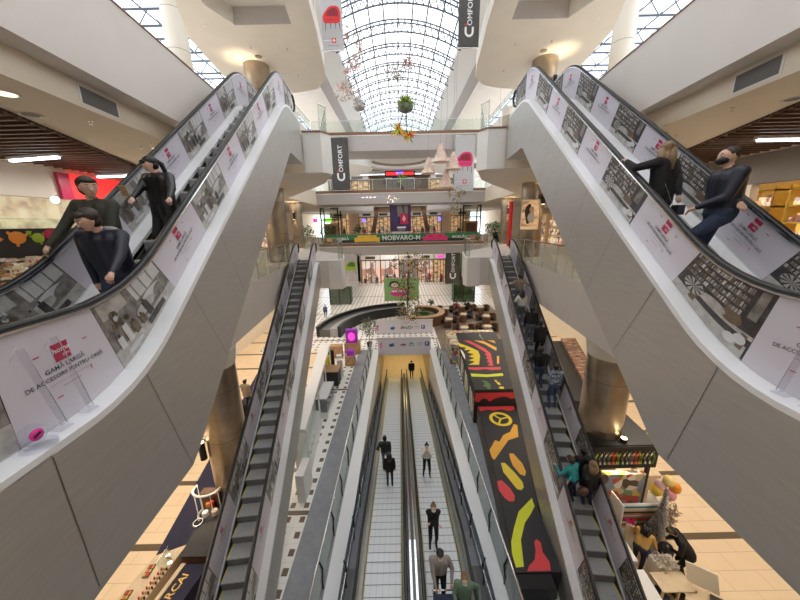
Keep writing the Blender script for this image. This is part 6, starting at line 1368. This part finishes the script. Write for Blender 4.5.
MB('ink').text('CANADA', (.60, 5.815, 1.46), (1, 0, 0), (0, -.1, 1), .052).build('chest_print', g)
person('person in sage green sweater with face mask, nearest on the right walkway', (1.14, 5.45, bz(5.45)+.03), PI*.95, h=1.68, top='cloth_sage', legs='denim_dark', hair='hair_blond', style='bun', mask=True, lh=(-.38, .12, 1.05), rh=(.16, .32, 1.0), skin='skin_light', bulk=1.08)
person('person in black at the far foot of the right walkway under the emblem panel', (.62, 25.0, -3.76), PI, h=1.78, top='cloth_black', legs='cloth_black', hair='hair_black', bulk=1.1, voxel=.03)
t = thing('shopping_trolley', 'dark shopping trolley pushed by the person in the grey sweatshirt', 'trolley', (.62, 5.3, .03))
MB('denim_dark').box(.38, .90, 4.95, 5.5, .55, .95).build('basket', t); m = MB('chrome'); m.tube([(.36, 5.55, 1.0), (.92, 5.55, 1.0)], .02); m.tube([(.38, 5.5, .95), (.38, 5.55, 1.0)], .015); m.tube([(.9, 5.5, .95), (.9, 5.55, 1.0)], .015)
for x in (.42, .86): m.tube([(x, 5.45, .6), (x, 5.4, .12), (x, 4.9, .12)], .015)
m.build('frame', t)
for x in (.42, .86):
    for y in (4.92, 5.38): MB('black').tube([(x-.015, y, .075), (x+.015, y, .075)], .045, None, 12).build('wheel', t)
# --- on the ground floor
person('person in tan jacket walking away on the tan tiles left of the escalator', (-9.05, 15.1, .015), -.2, h=1.8, top='cloth_tan', legs='cloth_black', hair='hair_black', bulk=1.15, coat=.1, voxel=.022)
person('person all in black on the navy carpet behind the left small escalator', (-8.3, 13.3, .015), .3, h=1.65, top='cloth_black', legs='cloth_black', hair='hair_black', coat=.2, voxel=.022)
person('person with black hair and mustard top bending over the wrapping paper', (6.42, 6.55, .0), -1.0, h=1.66, top='mustard', legs='denim_dark', hair='hair_black', style='long', lean=.55, nod=-.3, lh=(-.1, .45, 1.05), rh=(.15, .45, 1.0), skin='skin_light')
person('person in black with dark beanie bending over a black bag, bottom right', (7.62, 6.35, .0), 1.15, h=1.80, top='cloth_black', legs='cloth_black', hair='hair_black', hatm='photo_brown', mask='black', lean=.62, nod=-.2, lh=(-.12, .50, 1.02), rh=(.14, .48, 1.04), bulk=1.15, coat=.05, skin='skin_light')
solo(MB('leather').ell((7.05, 6.45, .90), (.22, .18, .26)).tube([(6.98, 6.42, 1.1), (7.05, 6.45, 1.2), (7.12, 6.45, 1.1)], .015), 'black_bag', 'big black bag held by the person with the beanie', 'bag')
person('small distant person in dark blue by the striped floor behind the left escalator', (-8.6, 32.0, 0), PI, h=1.6, top='denim', legs='denim_dark', hair='hair_black', voxel=.03)
R = random.Random(12)
for k, (x, y, rz, top, legs, lb) in enumerate(((6.4-.75, 30.4, -PI/2, 'jacket_navy', 'cloth_black', 'seated person in dark navy at the left of the middle cafe table'), (6.4+.75, 30.5, PI/2, 'jacket_navy', 'denim', 'seated person in blue jeans at the right of the middle cafe table'), (6.9-.6, 33.7, -PI/2, 'crimson', 'denim_dark', 'seated person in a bright red top at the back of the cafe'), (6.9+.7, 33.7, PI/2, 'cloth_black', 'cloth_black', 'seated person in black facing the one in red at the back of the cafe'))):
    person(lb, (x, y, .012), rz, h=1.7, top=top, legs=legs, hair=('hair_brown', 'hair_black')[k % 2], sit=True, lf=(-.1, .38), rf=(.1, .38), lh=(-.15, .35, .70), rh=(.15, .35, .70), voxel=.03)
# ================================================================ camera, sky, lamps
cam = bpy.data.cameras.new('camera'); co = bpy.data.objects.new('camera', cam); COL.objects.link(co); scene.camera = co
cam.sensor_fit = 'HORIZONTAL'; cam.sensor_width = 36; cam.lens = 300/800*36; cam.clip_start = .02; cam.clip_end = 400
th = math.atan(76/300); rho = math.radians(1.2)
F = Vector((0, math.cos(th), -math.sin(th))); R0 = Vector((1, 0, 0)); U0 = R0.cross(F)
R_ = R0*math.cos(rho)-U0*math.sin(rho); U_ = R0*math.sin(rho)+U0*math.cos(rho)
mt = Matrix((R_, U_, -F)).transposed().to_4x4(); mt.translation = Vector((-.3, 0, 10)); co.matrix_world = mt
w = bpy.data.worlds.new('World'); scene.world = w; w.use_nodes = True
nt = w.node_tree; bg = nt.nodes['Background']
tc = nt.nodes.new('ShaderNodeTexCoord'); nz = nt.nodes.new('ShaderNodeTexNoise'); nz.inputs['Scale'].default_value = 3.5
rp = nt.nodes.new('ShaderNodeValToRGB'); rp.color_ramp.elements[0].position = .30; rp.color_ramp.elements[0].color = (.72, .84, .99, 1); rp.color_ramp.elements[1].position = .55; rp.color_ramp.elements[1].color = (.97, .98, 1, 1)
nt.links.new(tc.outputs['Generated'], nz.inputs['Vector']); nt.links.new(nz.outputs['Fac'], rp.inputs[0]); nt.links.new(rp.outputs[0], bg.inputs[0])
bg.inputs[1].default_value = SKY
def area(name, loc, sx, sy, e, col, rot=(0, 0, 0)):
    l = bpy.data.lights.new(name, 'AREA'); l.shape = 'RECTANGLE'; l.size = sx; l.size_y = sy; l.energy = e; l.color = col
    o = bpy.data.objects.new(name, l); COL.objects.link(o); o.location = loc; o.rotation_euler = rot; return o
for s in (-1, 1):
    # lamp rows in the ceilings over the ground floor and over the first gallery
    for y in (4, 10, 16, 22, 28): area('ground_lamps', (s*9.3, y, 6.28), 3.5, 2.5, 195, (1, .88, .73))
    area('ground_lamps', (s*7.6, 38, 6.28), 6, 5, 320, (1, .93, .85))
    for y in (3, 9, 15): area('first_lamps', (s*12.6, y, 11.9), .8, 3, 26, (1, .84, .64))
    area('first_lamps', (s*10, 28, 11.9), 5, 5, 90, (1, .85, .65))
    area('first_lamps', (s*6, 46, 11.9), 8, 5, 220, (1, .88, .7))
    area('second_lamps', (s*9, 42, 17.1), 5, 6, 90, (1, .9, .76))
area('ground_lamps', (0, 48, 6.2), 9, 6, 420, (1, .95, .88))
area('walkway_lamps', (0, 28, -.4), 4, 6, 120, (1, .8, .4))
scene.view_settings.view_transform = 'Standard'; scene.view_settings.look = 'None'
scene.view_settings.gamma = 1; scene.view_settings.use_curve_mapping = False
scene.view_settings.exposure = EXPO
